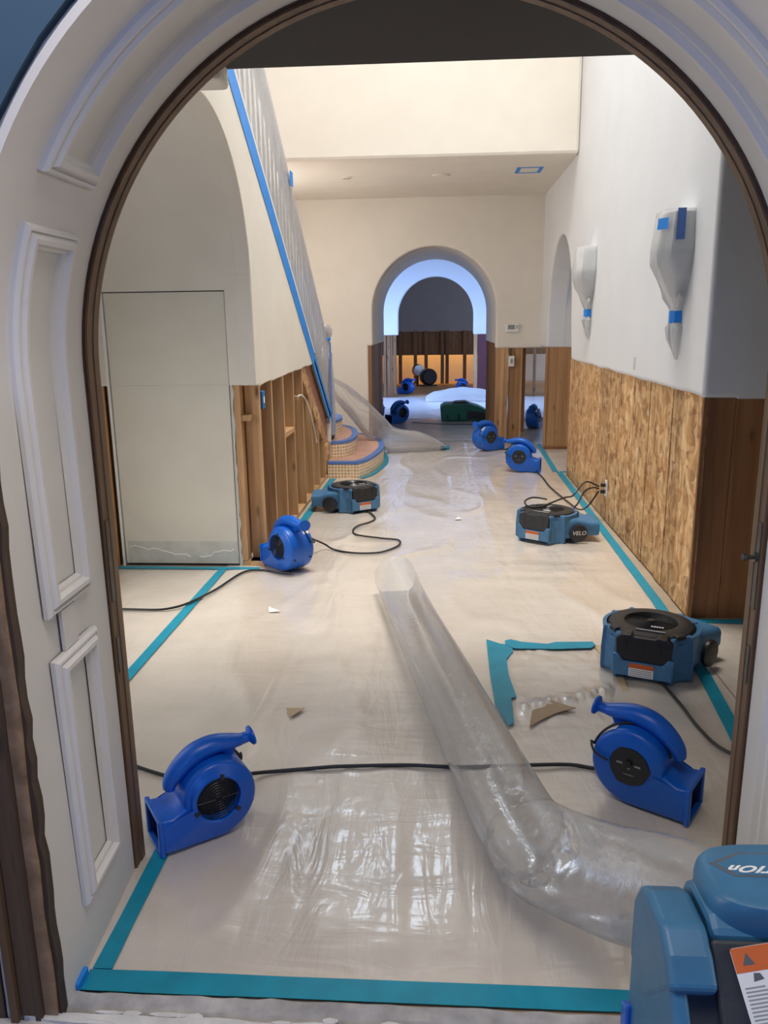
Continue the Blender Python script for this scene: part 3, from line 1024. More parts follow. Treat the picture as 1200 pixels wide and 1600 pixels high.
random.seed(1)
G = 'teal tape on the floor'
ZT = 0.0095
ribbon('floor_tape', dense([(-0.825, 1.512), (0.92, 1.52)]), 0.062, TEAL, 'wide teal tape across the threshold at the bottom', ZT, 'tape', G, jitter=0.04)
ribbon('floor_tape', dense([(-0.797, 1.545), (-0.805, 2.35)]), 0.046, TEAL, 'teal tape along the foot of the white panelled lining', ZT + .0005, 'tape', G, jitter=0.04)
ribbon('floor_tape', dense([(-1.362, 2.1), (-1.352, 4.70)]), 0.052, TEAL, 'long teal tape seam slanting left of the small blue air mover', ZT, 'tape', G, jitter=0.03)
ribbon('floor_tape', dense([(-2.6, 4.722), (-1.12, 4.728)]), 0.045, TEAL, 'teal tape running below the flush door', ZT + .0005, 'tape', G, jitter=0.03)
ribbon('floor_tape', dense([(-1.055, 4.82), (-1.045, 7.72)]), 0.062, TEAL, 'teal tape along the foot of the bare studs', ZT, 'tape', G, jitter=0.03)
ribbon('floor_tape', dense([(1.085, 2.6), (1.11, 2.827), (1.15, 3.244), (1.195, 4.198), (1.215, 6.0), (1.235, 8.08)]), 0.055, TEAL, 'long teal tape along the strand board wall', ZT, 'tape', G, jitter=0.03)
ribbon('floor_tape', dense([(1.20, 8.1), (1.26, 10.0)]), 0.055, TEAL, 'teal tape leading to the far right jamb', ZT, 'tape', G)
ribbon('floor_tape', dense([(1.24, 8.08), (1.6, 8.08)]), 0.05, TEAL, 'short teal tape turning into the side room', ZT + .0005, 'tape', G)
ribbon('floor_tape', dense([(1.24, 3.90), (2.6, 3.90)]), 0.05, TEAL, 'teal tape at the foot of the dark return boards', ZT, 'tape', G)


def patch_poly(name, poly, mat, z0, z1, parent=None):
    return MB().prism(poly, 'XY', z0, z1).build(name, mat, parent)


sq = thing('tape_corner', 'torn teal tape making an L around the patched floor sheet', 'tape', (0.3, 3.3, 0), 0, G)
ox, oy = 0.3, 3.3
pv = [(0.235, 3.60), (0.30, 3.545), (0.352, 3.535), (0.35, 3.46), (0.312, 3.37), (0.308, 3.20), (0.322, 2.995), (0.300, 2.985), (0.292, 2.78), (0.268, 2.752), (0.232, 2.93), (0.228, 3.2)]
patch_poly('tape_piece', [(a - ox, b - oy) for a, b in pv], TEAL, 0.0150, 0.0175, sq)
ph = [(0.322, 3.585), (0.352, 3.60), (0.40, 3.57), (0.52, 3.55), (0.56, 3.575), (0.735, 3.585), (0.742, 3.545), (0.715, 3.510), (0.55, 3.49), (0.36, 3.49), (0.32, 3.53)]
patch_poly('tape_piece', [(a - ox, b - oy) for a, b in ph], TEAL, 0.0170, 0.0190, sq)
# patch sheet inside the tape
PV, PF = [], []
n_ = 48
for j in range(n_ + 1):
    for i in range(n_ + 1):
        u, v = i / n_, j / n_
        x = 0.285 + (0.485 - 0.04 * (1 - v)) * u
        y = 2.62 + 0.91 * v - 0.05 * u * (1 - v)
        ed = min(sstep(0, 0.16, u), sstep(0, 0.12, 1 - u), sstep(0, 0.12, v), sstep(0, 0.14, 1 - v))
        cr_ = math.exp(-((v - 0.30 - 0.26 * u) / 0.045) ** 2)
        z = 0.006 * abs(noise.noise((x * 12, y * 10, 2))) + cr_ * (0.006 + 0.030 * abs(noise.noise((x * 30, y * 30, 5)))) + 0.010 * max(0, noise.noise((x * 5 + 3 * y, y * 15, 7)))
        PV.append((x, y, 0.0065 + ed * (z + 0.004)))
PF = [(j * (n_ + 1) + i, j * (n_ + 1) + i + 1, (j + 1) * (n_ + 1) + i + 1, (j + 1) * (n_ + 1) + i) for j in range(n_) for i in range(n_)]
tag(MB().add(PV, PF).build('plastic_patch_sheet', SHEET, smooth=True), 'crumpled plastic patch inside the teal tape corner', 'plastic sheet')
tag(patch_poly('brown_paper_scrap', [(0.345, 2.74), (0.40, 2.80), (0.47, 2.86), (0.545, 2.90), (0.50, 2.925), (0.455, 2.965), (0.425, 2.905), (0.37, 2.87)], PAPER, 0.021, 0.0235), 'torn brown paper shape showing in the crumpled plastic patch', 'paper')
tag(patch_poly('brown_paper_strip', [(0.735, 3.56), (0.775, 3.56), (0.80, 3.3), (0.79, 3.05), (0.765, 3.05), (0.765, 3.3)], PAPER, 0.010, 0.0115), 'narrow brown paper strip beside the black-topped slate blue blower', 'paper')
tag(patch_poly('torn_paper_scrap', [(-0.915, 4.02), (-0.895, 3.93), (-0.835, 3.945)], WHITE, 0.016, 0.018), 'small white torn triangle on the floor sheet', 'paper')
tag(patch_poly('torn_paper_scrap', [(-0.60, 2.86), (-0.525, 2.865), (-0.57, 2.785)], PAPER, 0.016, 0.018), 'small brown torn triangle on the floor sheet', 'paper')
tag(patch_poly('torn_paper_scrap', [(0.16, 6.10), (0.19, 6.02), (0.13, 6.0)], WHITE, 0.014, 0.016), 'tiny white torn triangle far down the floor sheet', 'paper')
tag(MB().box(-0.85, -0.822, 1.475, 1.53, 0.004, 0.03).build('tape_scrap', BLUET, bevel=0.004), 'scrap of bright blue tape in the corner of the threshold', 'tape')
# plaster residue on the threshold
thr = bpy.data.objects['floor_threshold']
random.seed(77)
for i in range(34):
    cx_ = random.uniform(-0.80, 0.42)
    cy_ = random.choice((1.402, 1.398, 1.408, 1.419)) + random.uniform(-.003, .003)
    rx, ry = (random.uniform(0.015, 0.04), random.uniform(0.004, 0.008)) if cy_ > 1.405 else (random.uniform(0.06, 0.16), random.uniform(0.006, 0.012))
    pl = [(cx_ + rx * (1 + .35 * noise.noise((i, a * 2, 0))) * math.cos(a), cy_ + ry * (1 + .5 * noise.noise((i, a * 2, 4))) * math.sin(a)) for a in [2 * PI * k / 18 for k in range(18)]]
    MB().prism(pl, 'XY', 0.004, 0.0150 + 0.0001 * i).build('thinset_blob', CONCW, thr)


# ================================================================== AIR MOVERS
def mover_outline(n=60):
    c = (0.0, 0.185)
    P = []
    for i in range(n + 1):
        a = R_(-4 + 274 * i / n)
        r = 0.137 + 0.048 * (i / n) ** 1.1
        P.append((c[0] + r * math.cos(a), c[1] + r * math.sin(a)))
    for t in (0.35, 0.7):
        P.append((0.235 * t, 0.0))
    P.append((0.215, 0.0))
    P.append((0.240, -0.0))
    k0 = len(P) - 1
    P.append((0.246, 0.158))
    P.append((0.19, 0.150))
    return P, k0


def offset_in(P, d):
    n = len(P)
    out = []
    for i in range(n):
        p = Vector(P[i])
        e1 = (p - Vector(P[i - 1])).normalized()
        e2 = (Vector(P[(i + 1) % n]) - p).normalized()
        n1, n2 = Vector((-e1.y, e1.x)), Vector((-e2.y, e2.x))
        q = (n1 + n2) / max(0.35, 1 + n1.dot(n2))
        out.append((p.x + q.x * d, p.y + q.y * d))
    return out


def make_mover():
    root = thing('air_mover', 'x', 'air mover')
    W = 0.105
    P, k0 = mover_outline()
    n = len(P)
    c = (0.0, 0.187)
    ang = [math.atan2(z - c[1], y - c[0]) % (2 * PI) for y, z in P]
    ang = [a - 2 * PI if (i < 3 and a > PI) else a for i, a in enumerate(ang)]
    ang[-1] = R_(354.4)

    def circ(r, x):
        return [(x, c[0] + r * math.cos(a), c[1] + r * math.sin(a)) for a in ang]

    def outl(d, x):
        return [(x, y, z) for y, z in offset_in(P, d)]
    loops_ = [circ(0.093, -W + 0.035), circ(0.093, -W - 0.012), circ(0.100, -W - 0.016), circ(0.111, -W - 0.012), outl(0.022, -W + 0.002), outl(0.010, -W + 0.006), outl(0.003, -W + 0.014), outl(0, -W + 0.028)]
    m0 = len(loops_) - 1
    loops_ += [outl(0, W - 0.028), outl(0.003, W - 0.014), outl(0.010, W - 0.006), outl(0.022, W - 0.002), circ(0.098, W + 0.006), circ(0.084, W + 0.008), circ(0.080, W - 0.01)]
    mb = MB()
    vs = [p for L_ in loops_ for p in L_]
    fs = []
    for k in range(len(loops_) - 1):
        for i in range(n):
            if k == m0 and i == k0:
                continue
            j = (i + 1) % n
            fs.append((k * n + i, k * n + j, (k + 1) * n + j, (k + 1) * n + i))
    mb.add(vs, fs)
    body = mb.build('housing', BLUE, root, smooth=True)
    # throat of the outlet
    x0, x1 = -W + 0.028, W - 0.028
    t = MB().add([(x0, 0.2405, 0.0), (x1, 0.2405, 0.0), (x1, 0.246, 0.155), (x0, 0.246, 0.155), (x0 + .01, 0.14, 0.02), (x1 - .01, 0.14, 0.02), (x1 - .01, 0.14, 0.13), (x0 + .01, 0.14, 0.13)],
                 [(0, 1, 5, 4), (1, 2, 6, 5), (2, 3, 7, 6), (3, 0, 4, 7), (4, 5, 6, 7)])
    t.build('outlet_throat', BLUEIN, root)
    # flared lip of the outlet
    def rect(mx, mz, y):
        return [(-W + mx, y, 0.0005 + mz), (W - mx, y, 0.0005 + mz), (W - mx, y, 0.160 - mz), (-W + mx, y, 0.160 - mz)]
    MB().loops([rect(0.026, 0.012, 0.230), rect(0.0, 0.0, 0.230), rect(-0.003, 0.0, 0.246), rect(0.002, 0.002, 0.250), rect(0.022, 0.010, 0.250), rect(0.026, 0.012, 0.230)]).build('outlet_lip', BLUE, root, bevel=0.002)
    # handle
    hp = catmull([(0, 0.172, 0.222), (0, 0.160, 0.265), (0, 0.118, 0.314), (0, 0.055, 0.356), (0, -0.02, 0.372), (0, -0.085, 0.366), (0, -0.135, 0.360), (0, -0.175, 0.362), (0, -0.198, 0.365)], 5)
    N = len(hp)
    rr_ = []
    for i in range(N):
        t_ = i / (N - 1)
        r = 0.023 + 0.018 * math.sin(PI * min(1, t_ * 1.25))
        if t_ > 0.86:
            r = 0.021 + 0.019 * sstep(0.88, 0.95, t_)
        rr_.append(r)
    rr_[0] = 0.010
    MB().tube(hp, rr_, 14, True, 1.25).build('handle', BLUE, root, smooth=True)
    MB().prism([(0.10, 0.30), (0.11, 0.345), (0.05, 0.36), (0.04, 0.335)], 'YZ', -0.02, 0.02).build('handle_mount', BLUE, root, bevel=0.004)
    MB().prism([(-0.06, 0.33), (-0.06, 0.37), (-0.13, 0.36), (-0.10, 0.30)], 'YZ', -0.018, 0.018).build('handle_mount', BLUE, root, bevel=0.004)
    # intake grille
    g = MB()
    for r in (0.014, 0.026, 0.038, 0.050, 0.062, 0.074, 0.085):
        g.tube([(-W - 0.006 - 0.004 * (1 - r / .085), c[0] + r * math.cos(a), c[1] + r * math.sin(a)) for a in [2 * PI * k / 28 for k in range(29)]], 0.0016, 4, False)
    for k in range(6):
        a = 2 * PI * k / 6
        g.tube([(-W - 0.008, c[0] + 0.012 * math.cos(a), c[1] + .012 * math.sin(a)), (-W - 0.005, c[0] + 0.09 * math.cos(a), c[1] + .09 * math.sin(a))], 0.002, 4)
    grille = g.build('intake_grille', BLACKW, root)
    MB().lathe([(0.093, -W + 0.034), (0.02, -W + 0.03)], 28, (0, c[0], c[1]), 'x').build('fan_wheel', BLACK, root)
    for a in (100, 220, 340):
        a = R_(a)
        tb = MB().box(-0.004, 0.004, -0.008, 0.008, -0.012, 0.012).build('grille_tab', BLACK, grille, bevel=0.002)
        tb.location = (-W - 0.016, c[0] + 0.099 * math.cos(a), c[1] + 0.099 * math.sin(a))
        tb.rotation_euler = (a - PI / 2, 0, 0)
    # motor and control panel on the other side
    pl = []
    for k in range(48):
        a = 2 * PI * k / 48
        r = 0.082 + (0.006 if (k % 16) in (0, 1, 15) else 0)
        pl.append((c[0] + r * math.cos(a), c[1] + r * math.sin(a)))
    pan = MB().prism(pl, 'YZ', W - 0.005, W + 0.013).build('control_panel', BLACK, root, bevel=0.003)
    MB().lathe([(0.016, W + 0.013), (0.014, W + 0.026), (0.004, W + 0.027)], 16, (0, c[0], c[1] + 0.02), 'x').build('speed_knob', BLACKW, pan)
    for (a, b_, w, h) in ((-0.04, 0.012, 0.024, 0.008), (0.036, 0.012, 0.024, 0.008), (0.0, -0.006, 0.012, 0.006), (0.0, -0.034, 0.042, 0.003)):
        MB().box(W + 0.0132, W + 0.0138, c[0] + a - w / 2, c[0] + a + w / 2, c[1] + b_ - h / 2, c[1] + b_ + h / 2).build('panel_marking', GREYP, pan)
    # wrapped cord
    cp = []
    for i in range(26):
        a = R_(18 + 150 * i / 25)
        r = 0.137 + 0.048 * ((math.degrees(a) + 4) / 274) ** 1.1 + 0.006
        cp.append((0.02 + 0.05 * (i / 25) ** 2, c[0] + r * math.cos(a), 0.185 + r * math.sin(a)))
    cp += [(0.09, -0.175, 0.24), (W + 0.012, -0.15, 0.21), (W + 0.02, -0.09, 0.195)]
    MB().tube(catmull(cp, 2), 0.0055, 6).build('wrapped_cord', CORD, root, smooth=True)
    # rating sticker and feet
    stk = MB()
    LL = []
    for i in range(6):
        a = R_(118 + 5 * i)
        r = 0.137 + 0.048 * ((math.degrees(a) + 4) / 274) ** 1.1 + 0.0012
        LL.append([(0.035, c[0] + r * math.cos(a), 0.185 + r * math.sin(a)), (0.085, c[0] + r * math.cos(a), 0.185 + r * math.sin(a))])
    stk.loops(LL, closed=False).build('rating_sticker', WHITE, root)
    for (x, y, z) in ((-0.07, -0.150, 0.11), (0.07, -0.150, 0.11)):
        MB().lathe([(0.008, 0), (0.008, 0.012), (0.004, 0.014)], 10, (0, 0, 0), 'y').build('rubber_foot', BLACK, root).location = (x, y - 0.012, z)
    return root


mover0 = make_mover()
MG = 'blue air movers'
used = [False]


def place_mover(x, y, d, label, s=1.0, tilt=0.0, z=0.0125):
    o = copy_tree(mover0) if used[0] else mover0
    used[0] = True
    o.location = (x, y, z)
    o.rotation_euler = (0, 0, math.atan2(d[1], d[0]) - PI / 2)
    o.scale = (s, s, s)
    tag(o, label, 'air mover', MG)
    return o


place_mover(-0.686, 2.105, (-0.82, -0.57), 'large blue air mover at lower left with its round black intake facing out', 0.72)
place_mover(0.64, 2.33, (0.84, -0.54), 'large blue air mover at lower right with its black control panel facing out', 0.75)
place_mover(-0.92, 4.72, (-0.72, 0.70), 'blue air mover blowing into the bare studs beside the flush door', 0.84)
place_mover(0.84, 8.12, (0.97, -0.22), 'blue air mover on the far right with its handle flared to the left', 0.84)
place_mover(0.57, 9.50, (0.80, 0.60), 'blue air mover against the posts right of the far arch', 0.88)
place_mover(-0.60, 12.25, (-0.75, -0.66), 'dark blue air mover standing inside the far arch left', 0.84)
place_mover(-1.0, 12.75, (-0.6, 0.8), 'blue air mover half hidden behind the left jamb of the far arch', 0.84)
place_mover(-0.66, 17.35, (-0.9, 0.5), 'small bright blue air mover by the left post of the second arch', 0.84)
place_mover(0.52, 17.7, (0.9, 0.3), 'bright blue air mover behind the plastic mound', 0.75)
place_mover(1.37, 11.55, (0.3, 0.95), 'blue air mover glimpsed through the gap between the bare studs', 0.84)


# ---- low round blowers
def make_velo(label, loc, rot, phi, logo=False):
    """snout along +Y; phi: bearing of the label side from the snout"""
    root = thing('low_profile_blower', label, 'air mover', loc, rot, 'slate blue low profile blowers')
    # shell
    MB().lathe([(0.165, 0.018), (0.185, 0.03), (0.192, 0.10), (0.198, 0.135), (0.196, 0.165), (0.17, 0.165)], 40).build('housing', VELO, root, smooth=True)
    # snout
    LL = []
    for y, w, z0, z1, r in ((0.06, 0.18, 0.02, 0.170, 0.03), (0.15, 0.165, 0.022, 0.168, 0.03), (0.22, 0.135, 0.03, 0.150, 0.03), (0.28, 0.125, 0.035, 0.138, 0.03), (0.325, 0.130, 0.035, 0.138, 0.028), (0.338, 0.126, 0.04, 0.134, 0.024)):
        ring_ = []
        for (cx_, cz_, a0) in ((w - r, z1 - r, 0), (-w + r, z1 - r, 90), (-w + r, z0 + r, 180), (w - r, z0 + r, 270)):
            for k in range(5):
                a = R_(a0 + 90 * k / 4)
                ring_.append((cx_ + r * math.cos(a), y, cz_ + r * math.sin(a)))
        LL.append(ring_)
    MB().loops(LL, True, False, False).build('outlet_snout', VELO, root, smooth=True)
    MB().box(-0.10, 0.10, 0.310, 0.315, 0.05, 0.125).build('outlet_mouth', BLACK, root)
    # four upright corner ribs, each a channel with two edges
    for da in (-47, 47, 133, -133):
        a = R_(phi + da)
        pf = [(-0.060, 0.0), (-0.060, 0.052), (-0.048, 0.060), (-0.038, 0.046), (0.0, 0.036), (0.038, 0.046), (0.048, 0.060), (0.060, 0.052), (0.060, 0.0)]
        m_ = MB()
        loops2 = []
        for z, k in ((0.0, 0.92), (0.012, 1.0), (0.10, 1.0), (0.185, 0.9), (0.195, 0.8)):
            loops2.append([(x * (0.97 if z > .15 else 1), 0.155 + y * k, z) for x, y in pf])
        m_.loops(loops2, True, True, True)
        o = m_.build('corner_rib', VELO, root)
        o.rotation_euler = (0, 0, a)
    # raised blue rim
    for a0, a1 in ((phi + 60, phi + 125), (phi - 125, phi - 60)):
        LL = []
        for i in range(13):
            a = R_(90 + a0 + (a1 - a0) * i / 12)
            LL.append([(r * math.cos(a), r * math.sin(a), z) for r, z in ((0.198, 0.13), (0.205, 0.19), (0.188, 0.192), (0.182, 0.13))])
        MB().loops(LL, True, True, True).build('shell_rim', VELO, root, smooth=True)
    # black cap
    cap = MB().lathe([(0.188, 0.10), (0.186, 0.185), (0.176, 0.200), (0.118, 0.208), (0.112, 0.206), (0.108, 0.190), (0.02, 0.188)], 40).build('top_cover', BLACK, root, smooth=True)
    g = MB()
    for i in range(9):
        r = 0.022 + 0.0105 * i
        g.tube([(r * math.cos(a), r * math.sin(a), 0.206 + 0.004 * (1 - i / 8)) for a in [2 * PI * k / 28 for k in range(29)]], 0.0019, 4, False)
    for k in range(4):
        a = 2 * PI * k / 4 + 0.4
        g.tube([(0.01 * math.cos(a), 0.01 * math.sin(a), 0.209), (0.11 * math.cos(a), 0.11 * math.sin(a), 0.203)], 0.0022, 4)
    g.lathe([(0.016, 0.205), (0.016, 0.211), (0.004, 0.213)], 14)
    g.build('top_grille', BLACKW, root)
    # control face hanging down over the label side
    a = R_(phi)
    ctl = MB()
    ctl.prism([(-0.115, 0.185), (-0.09, 0.203), (-0.055, 0.206), (-0.045, 0.198), (0.045, 0.198), (0.055, 0.206), (0.09, 0.203), (0.115, 0.185), (0.112, 0.12), (0.085, 0.092), (-0.085, 0.092), (-0.112, 0.12)], 'XZ', 0.135, 0.202)
    co = ctl.build('control_face', BLACK, root, bevel=0.004)
    co.rotation_euler = (0, 0, a)
    for k in (-0.07, 0.0, 0.07):
        MB().box(k - 0.003, k + 0.003, 0.2015, 0.204, 0.13, 0.18).build('face_rib', BLACKW, co)
    MB().box(-0.075, 0.045, 0.118, 0.132, 0.2082, 0.2092).build('name_strip', GREYP, co)
    for i in range(5):
        MB().box(-0.062 + i * 0.011, -0.054 + i * 0.011, 0.075, 0.090, 0.2115, 0.2125).build('handwritten_mark', WHITE, co)
    # blue lower front with the warning label
    lf = MB()
    lf.prism([(-0.12, 0.02), (-0.125, 0.115), (-0.10, 0.118), (-0.08, 0.088), (0.08, 0.088), (0.10, 0.118), (0.125, 0.115), (0.12, 0.02)], 'XZ', 0.16, 0.206)
    lo_ = lf.build('front_skirt', VELO, root, bevel=0.005)
    lo_.rotation_euler = (0, 0, a)
    MB().box(-0.045, 0.055, 0.2062, 0.2072, 0.024, 0.062).build('warning_label', WHITE, lo_)
    MB().box(-0.045, 0.055, 0.2062, 0.2074, 0.062, 0.083).build('warning_band', ORANGE, lo_)
    for i in range(4):
        MB().box(-0.040, 0.05, 0.2072, 0.2076, 0.029 + 0.008 * i, 0.032 + 0.008 * i).build('label_line', GREYP, lo_)
    # rubber pads on the ribs next to the control face
    for da in (-47, 47):
        o = MB().box(-0.022, 0.022, 0.165, 0.195, 0.186, 0.206).build('stacking_pad', BLACK, root, bevel=0.004)
        o.rotation_euler = (0, 0, R_(phi + da))
    # round black side badge beside the snout
    sx = 1 if phi > 180 or phi < 0 else -1
    bg = MB().lathe([(0.062, 0.0), (0.060, 0.014), (0.05, 0.018), (0.01, 0.018)], 28, (0, 0, 0), 'x').build('side_badge', BLACK, root, smooth=True)
    ang = 0 if sx > 0 else PI
    bg.location = (sx * 0.168, 0.185, 0.068)
    bg.rotation_euler = (0, 0, ang + sx * 0.10)
    if logo:
        text_mesh('badge_lettering', 'VELO', 0.040, WHITE, bg, Matrix.Translation((0.0195, 0, 0.004)) @ Matrix(((0, 0, 1, 0), (1, 0, 0, 0), (0, 1, 0, 0), (0, 0, 0, 1))), 0.0006, 0.2)
    return root


make_velo('slate blue low blower with its black top ringed by grille, beside the dark return boards', (0.935, 3.345, 0.0125), R_(38) - PI / 2, 210)
make_velo('slate blue low blower aimed at the strand board wall with a cord over it', (0.775, 5.52, 0.0125), R_(2) - PI / 2, 232, True)
make_velo('slate blue low blower between the bare studs and the mosaic step', (-0.70, 6.42, 0.0125), R_(183) - PI / 2, 122)

# ---- green blower inside the far arch
gb = thing('green_blower', 'green boxy blower inside the far arch', 'air mover', (0.33, 12.62, 0.013), 0.0)
MB().prism([(-0.28, 0.0), (-0.30, 0.22), (-0.24, 0.26), (0.14, 0.27), (0.30, 0.22), (0.42, 0.16), (0.42, 0.0)], 'XZ', -0.2, 0.2).build('housing', GREEN, gb, bevel=0.02, segs=3)
MB().prism([(-0.12, 0.262), (-0.06, 0.29), (0.10, 0.295), (0.16, 0.27)], 'XZ', -0.14, 0.14).build('carry_handle', BLACK, gb, bevel=0.01)
MB().prism([(0.12, 0.03), (0.12, 0.17), (0.40, 0.12), (0.40, 0.03)], 'XZ', -0.206, -0.19).build('outlet_opening', BLACK, gb)
for xx in (-0.2, -0.02):
    MB().box(xx, xx + 0.03, -0.207, -0.19, 0.02, 0.10).build('moulded_slot', BLACK, gb)
# ---- black fan in the last room
bf = thing('black_fan', 'black round fan before the amber lit cavity', 'fan', (-0.24, 19.6, 0.013), R_(20))
MB().lathe([(0.16, -0.12), (0.20, -0.08), (0.20, 0.10), (0.17, 0.14)], 24, (0, 0, 0.22), 'y').build('fan_drum', BLACK, bf, smooth=True)
MB().box(-0.20, 0.20, -0.10, 0.10, 0.0, 0.03).build('base', BLACK, bf)
MB().lathe([(0.02, -0.11), (0.13, -0.10), (0.15, 0.0), (0.10, 0.1)], 20, (-0.24, 0.1, 0.38), 'y').build('motor_cap', CHROME, bf, smooth=True)
MB().box(-0.27, -0.23, 0.05, 0.12, 0.0, 0.28).build('stand', BLACK, bf)

# ================================================================== DEHUMIDIFIER IN THE FOREGROUND
dh = thing('dehumidifier', 'blue and charcoal dehumidifier in the bottom right foreground with an orange warning label', 'dehumidifier', (0, 0, 0), 0)
prof = [(0.80, 0.03), (0.80, 0.30), (1.02, 0.550), (1.07, 0.580), (1.15, 0.578), (1.195, 0.55), (1.22, 0.51), (1.22, 0.03)]
MB().prism(prof, 'YZ', 0.345, 0.372).build('side_shell', DEHU, dh, bevel=0.010, segs=4)
MB().prism(prof, 'YZ', 0.828, 0.855).build('side_shell', DEHU, dh, bevel=0.010, segs=4)
for x0, x1 in ((0.343, 0.415), (0.785, 0.857)):
    MB().prism([(0.995, 0.540), (1.03, 0.573), (1.07, 0.594), (1.15, 0.590), (1.190, 0.570), (1.222, 0.52), (1.222, 0.40), (1.12, 0.40)], 'YZ', x0, x1).build('shoulder', DEHU, dh, bevel=0.012, segs=4)
MB().prism([(1.06, 0.03), (1.06, 0.585), (1.09, 0.600), (1.17, 0.596), (1.205, 0.572), (1.218, 0.54), (1.218, 0.03)], 'YZ', 0.42, 0.78).build('rear_shell', DEHU, dh, bevel=0.012)
MB().prism([(0.81, 0.03), (0.81, 0.285), (1.035, 0.535), (1.065, 0.565), (1.07, 0.03)], 'YZ', 0.366, 0.835).build('front_panel', CHAR, dh, bevel=0.008)
MB().prism([(0.795, 0.29), (1.05, 0.588), (1.06, 0.575), (0.81, 0.27)], 'YZ', 0.415, 0.78).build('front_bezel', CHAR, dh, bevel=0.006)
# raised hood with the logo
LL = []
for z, k in ((0.575, 1.0), (0.608, 1.0), (0.622, 0.985), (0.630, 0.955), (0.633, 0.90)):
    ring_ = []
    for i in range(48):
        a = 2 * PI * i / 48
        sx_ = abs(math.cos(a)) ** 0.5 * (1 if math.cos(a) > 0 else -1)
        sy_ = abs(math.sin(a)) ** 0.5 * (1 if math.sin(a) > 0 else -1)
        ring_.append((0.625 + 0.200 * k * sx_, 1.142 + 0.085 * k * sy_, z))
    LL.append(ring_)
hood = MB().loops(LL, True, True, True).build('top_hood', DEHU, dh, smooth=True)
MB().prism([(0.445, 1.165), (0.475, 1.135), (0.725, 1.135), (0.755, 1.165), (0.70, 1.195), (0.50, 1.195)], 'XY', 0.6328, 0.6336).build('logo_outline', PRINT, hood)
MB().prism([(0.456, 1.164), (0.481, 1.139), (0.719, 1.139), (0.744, 1.164), (0.696, 1.191), (0.504, 1.191)], 'XY', 0.6334, 0.6340).build('logo_plate', DEHU, hood)
text_mesh('logo_lettering', 'REVOLUTIOn', 0.027, WHITE, hood, Matrix.Translation((0.585, 1.153, 0.6342)) @ Matrix.Rotation(PI, 4, 'Z') @ Matrix.Diagonal((1.25, 0.85, 1, 1)), 0.0004, 0.7, 1.1, 0.0009)
text_mesh('logo_small_lettering', 'DEHUMIDIFIER', 0.012, GREYP, hood, Matrix.Translation((0.60, 1.178, 0.6342)) @ Matrix.Rotation(PI, 4, 'Z'), 0.0004, 0.2, 1.35)
text_mesh('model_lettering', '7', 0.03, WHITE, hood, Matrix.Translation((0.545, 1.10, 0.6342)), 0.0004)
# blue latch tab below the hood
MB().prism([(0.505, 1.075), (0.525, 1.052), (0.62, 1.045), (0.62, 1.085), (0.515, 1.09)], 'XY', 0.60, 0.612).build('latch_tab', BLUE, dh, bevel=0.003)
# warning label on the sloping bezel: u across, v down the slope
sl = math.atan2(0.588 - 0.29, 1.05 - 0.795)
LM = Matrix.Translation((0.438, 1.040, 0.5800)) @ Matrix.Rotation(sl, 4, 'X') @ Matrix.Rotation(R_(10), 4, 'Z')


def on_label(name, x0, x1, y0, y1, z0, z1, mat, par):
    o = MB().box(x0, x1, y0, y1, z0, z1).build(name, mat, par)
    return o


lab = MB().prism([(0, -0.004), (0.004, 0), (0.116, 0), (0.12, -0.004), (0.12, -0.130), (0.114, -0.136), (0.006, -0.136), (0, -0.130)], 'XY', 0.0, 0.001).build('warning_label', WHITE, dh)
lab.matrix_local = LM
on_label('warning_band', 0.0005, 0.1195, -0.033, -0.0005, 0.001, 0.0014, ORANGE, lab)
for cx_ in (0.022, 0.068):
    MB().prism([(cx_ - 0.009, -0.024), (cx_ + 0.009, -0.024), (cx_, -0.008)], 'XY', 0.0014, 0.0018).build('warning_triangle', PRINT, lab)
for cx_ in (0.030, 0.055):
    MB().prism([(cx_ - 0.008, -0.046), (cx_ + 0.008, -0.044), (cx_ + 0.004, -0.036), (cx_ - 0.005, -0.035)], 'XY', 0.001, 0.0014).build('warning_pictogram', PRINT, lab)
for i in range(16):
    yv = -0.052 - i * 0.005
    on_label('label_line', 0.006, 0.006 + (0.044 if i % 4 else 0.030), yv - 0.0022, yv, 0.001, 0.0013, GREYP, lab)
    on_label('label_line', 0.062, 0.062 + (0.050 if i % 5 else 0.035), yv - 0.0022, yv, 0.001, 0.0013, GREYP, lab)
MB().lathe([(0.125, 1.20), (0.125, 1.235), (0.115, 1.235)], 28, (0.55, 0, 0.43), 'y').build('duct_collar', CHAR, dh, smooth=True)
for xx, yy in ((0.39, 0.85), (0.81, 0.85), (0.39, 1.17), (0.81, 1.17)):
    MB().lathe([(0.025, -0.0), (0.025, 0.035)], 14, (xx, yy, 0)).build('rubber_foot', BLACK, dh)
MB().prism([(1.19, 0.05), (1.225, 0.06), (1.225, 0.30), (1.19, 0.32)], 'YZ', 0.335, 0.350).build('side_handle', BLUE, dh, bevel=0.005)


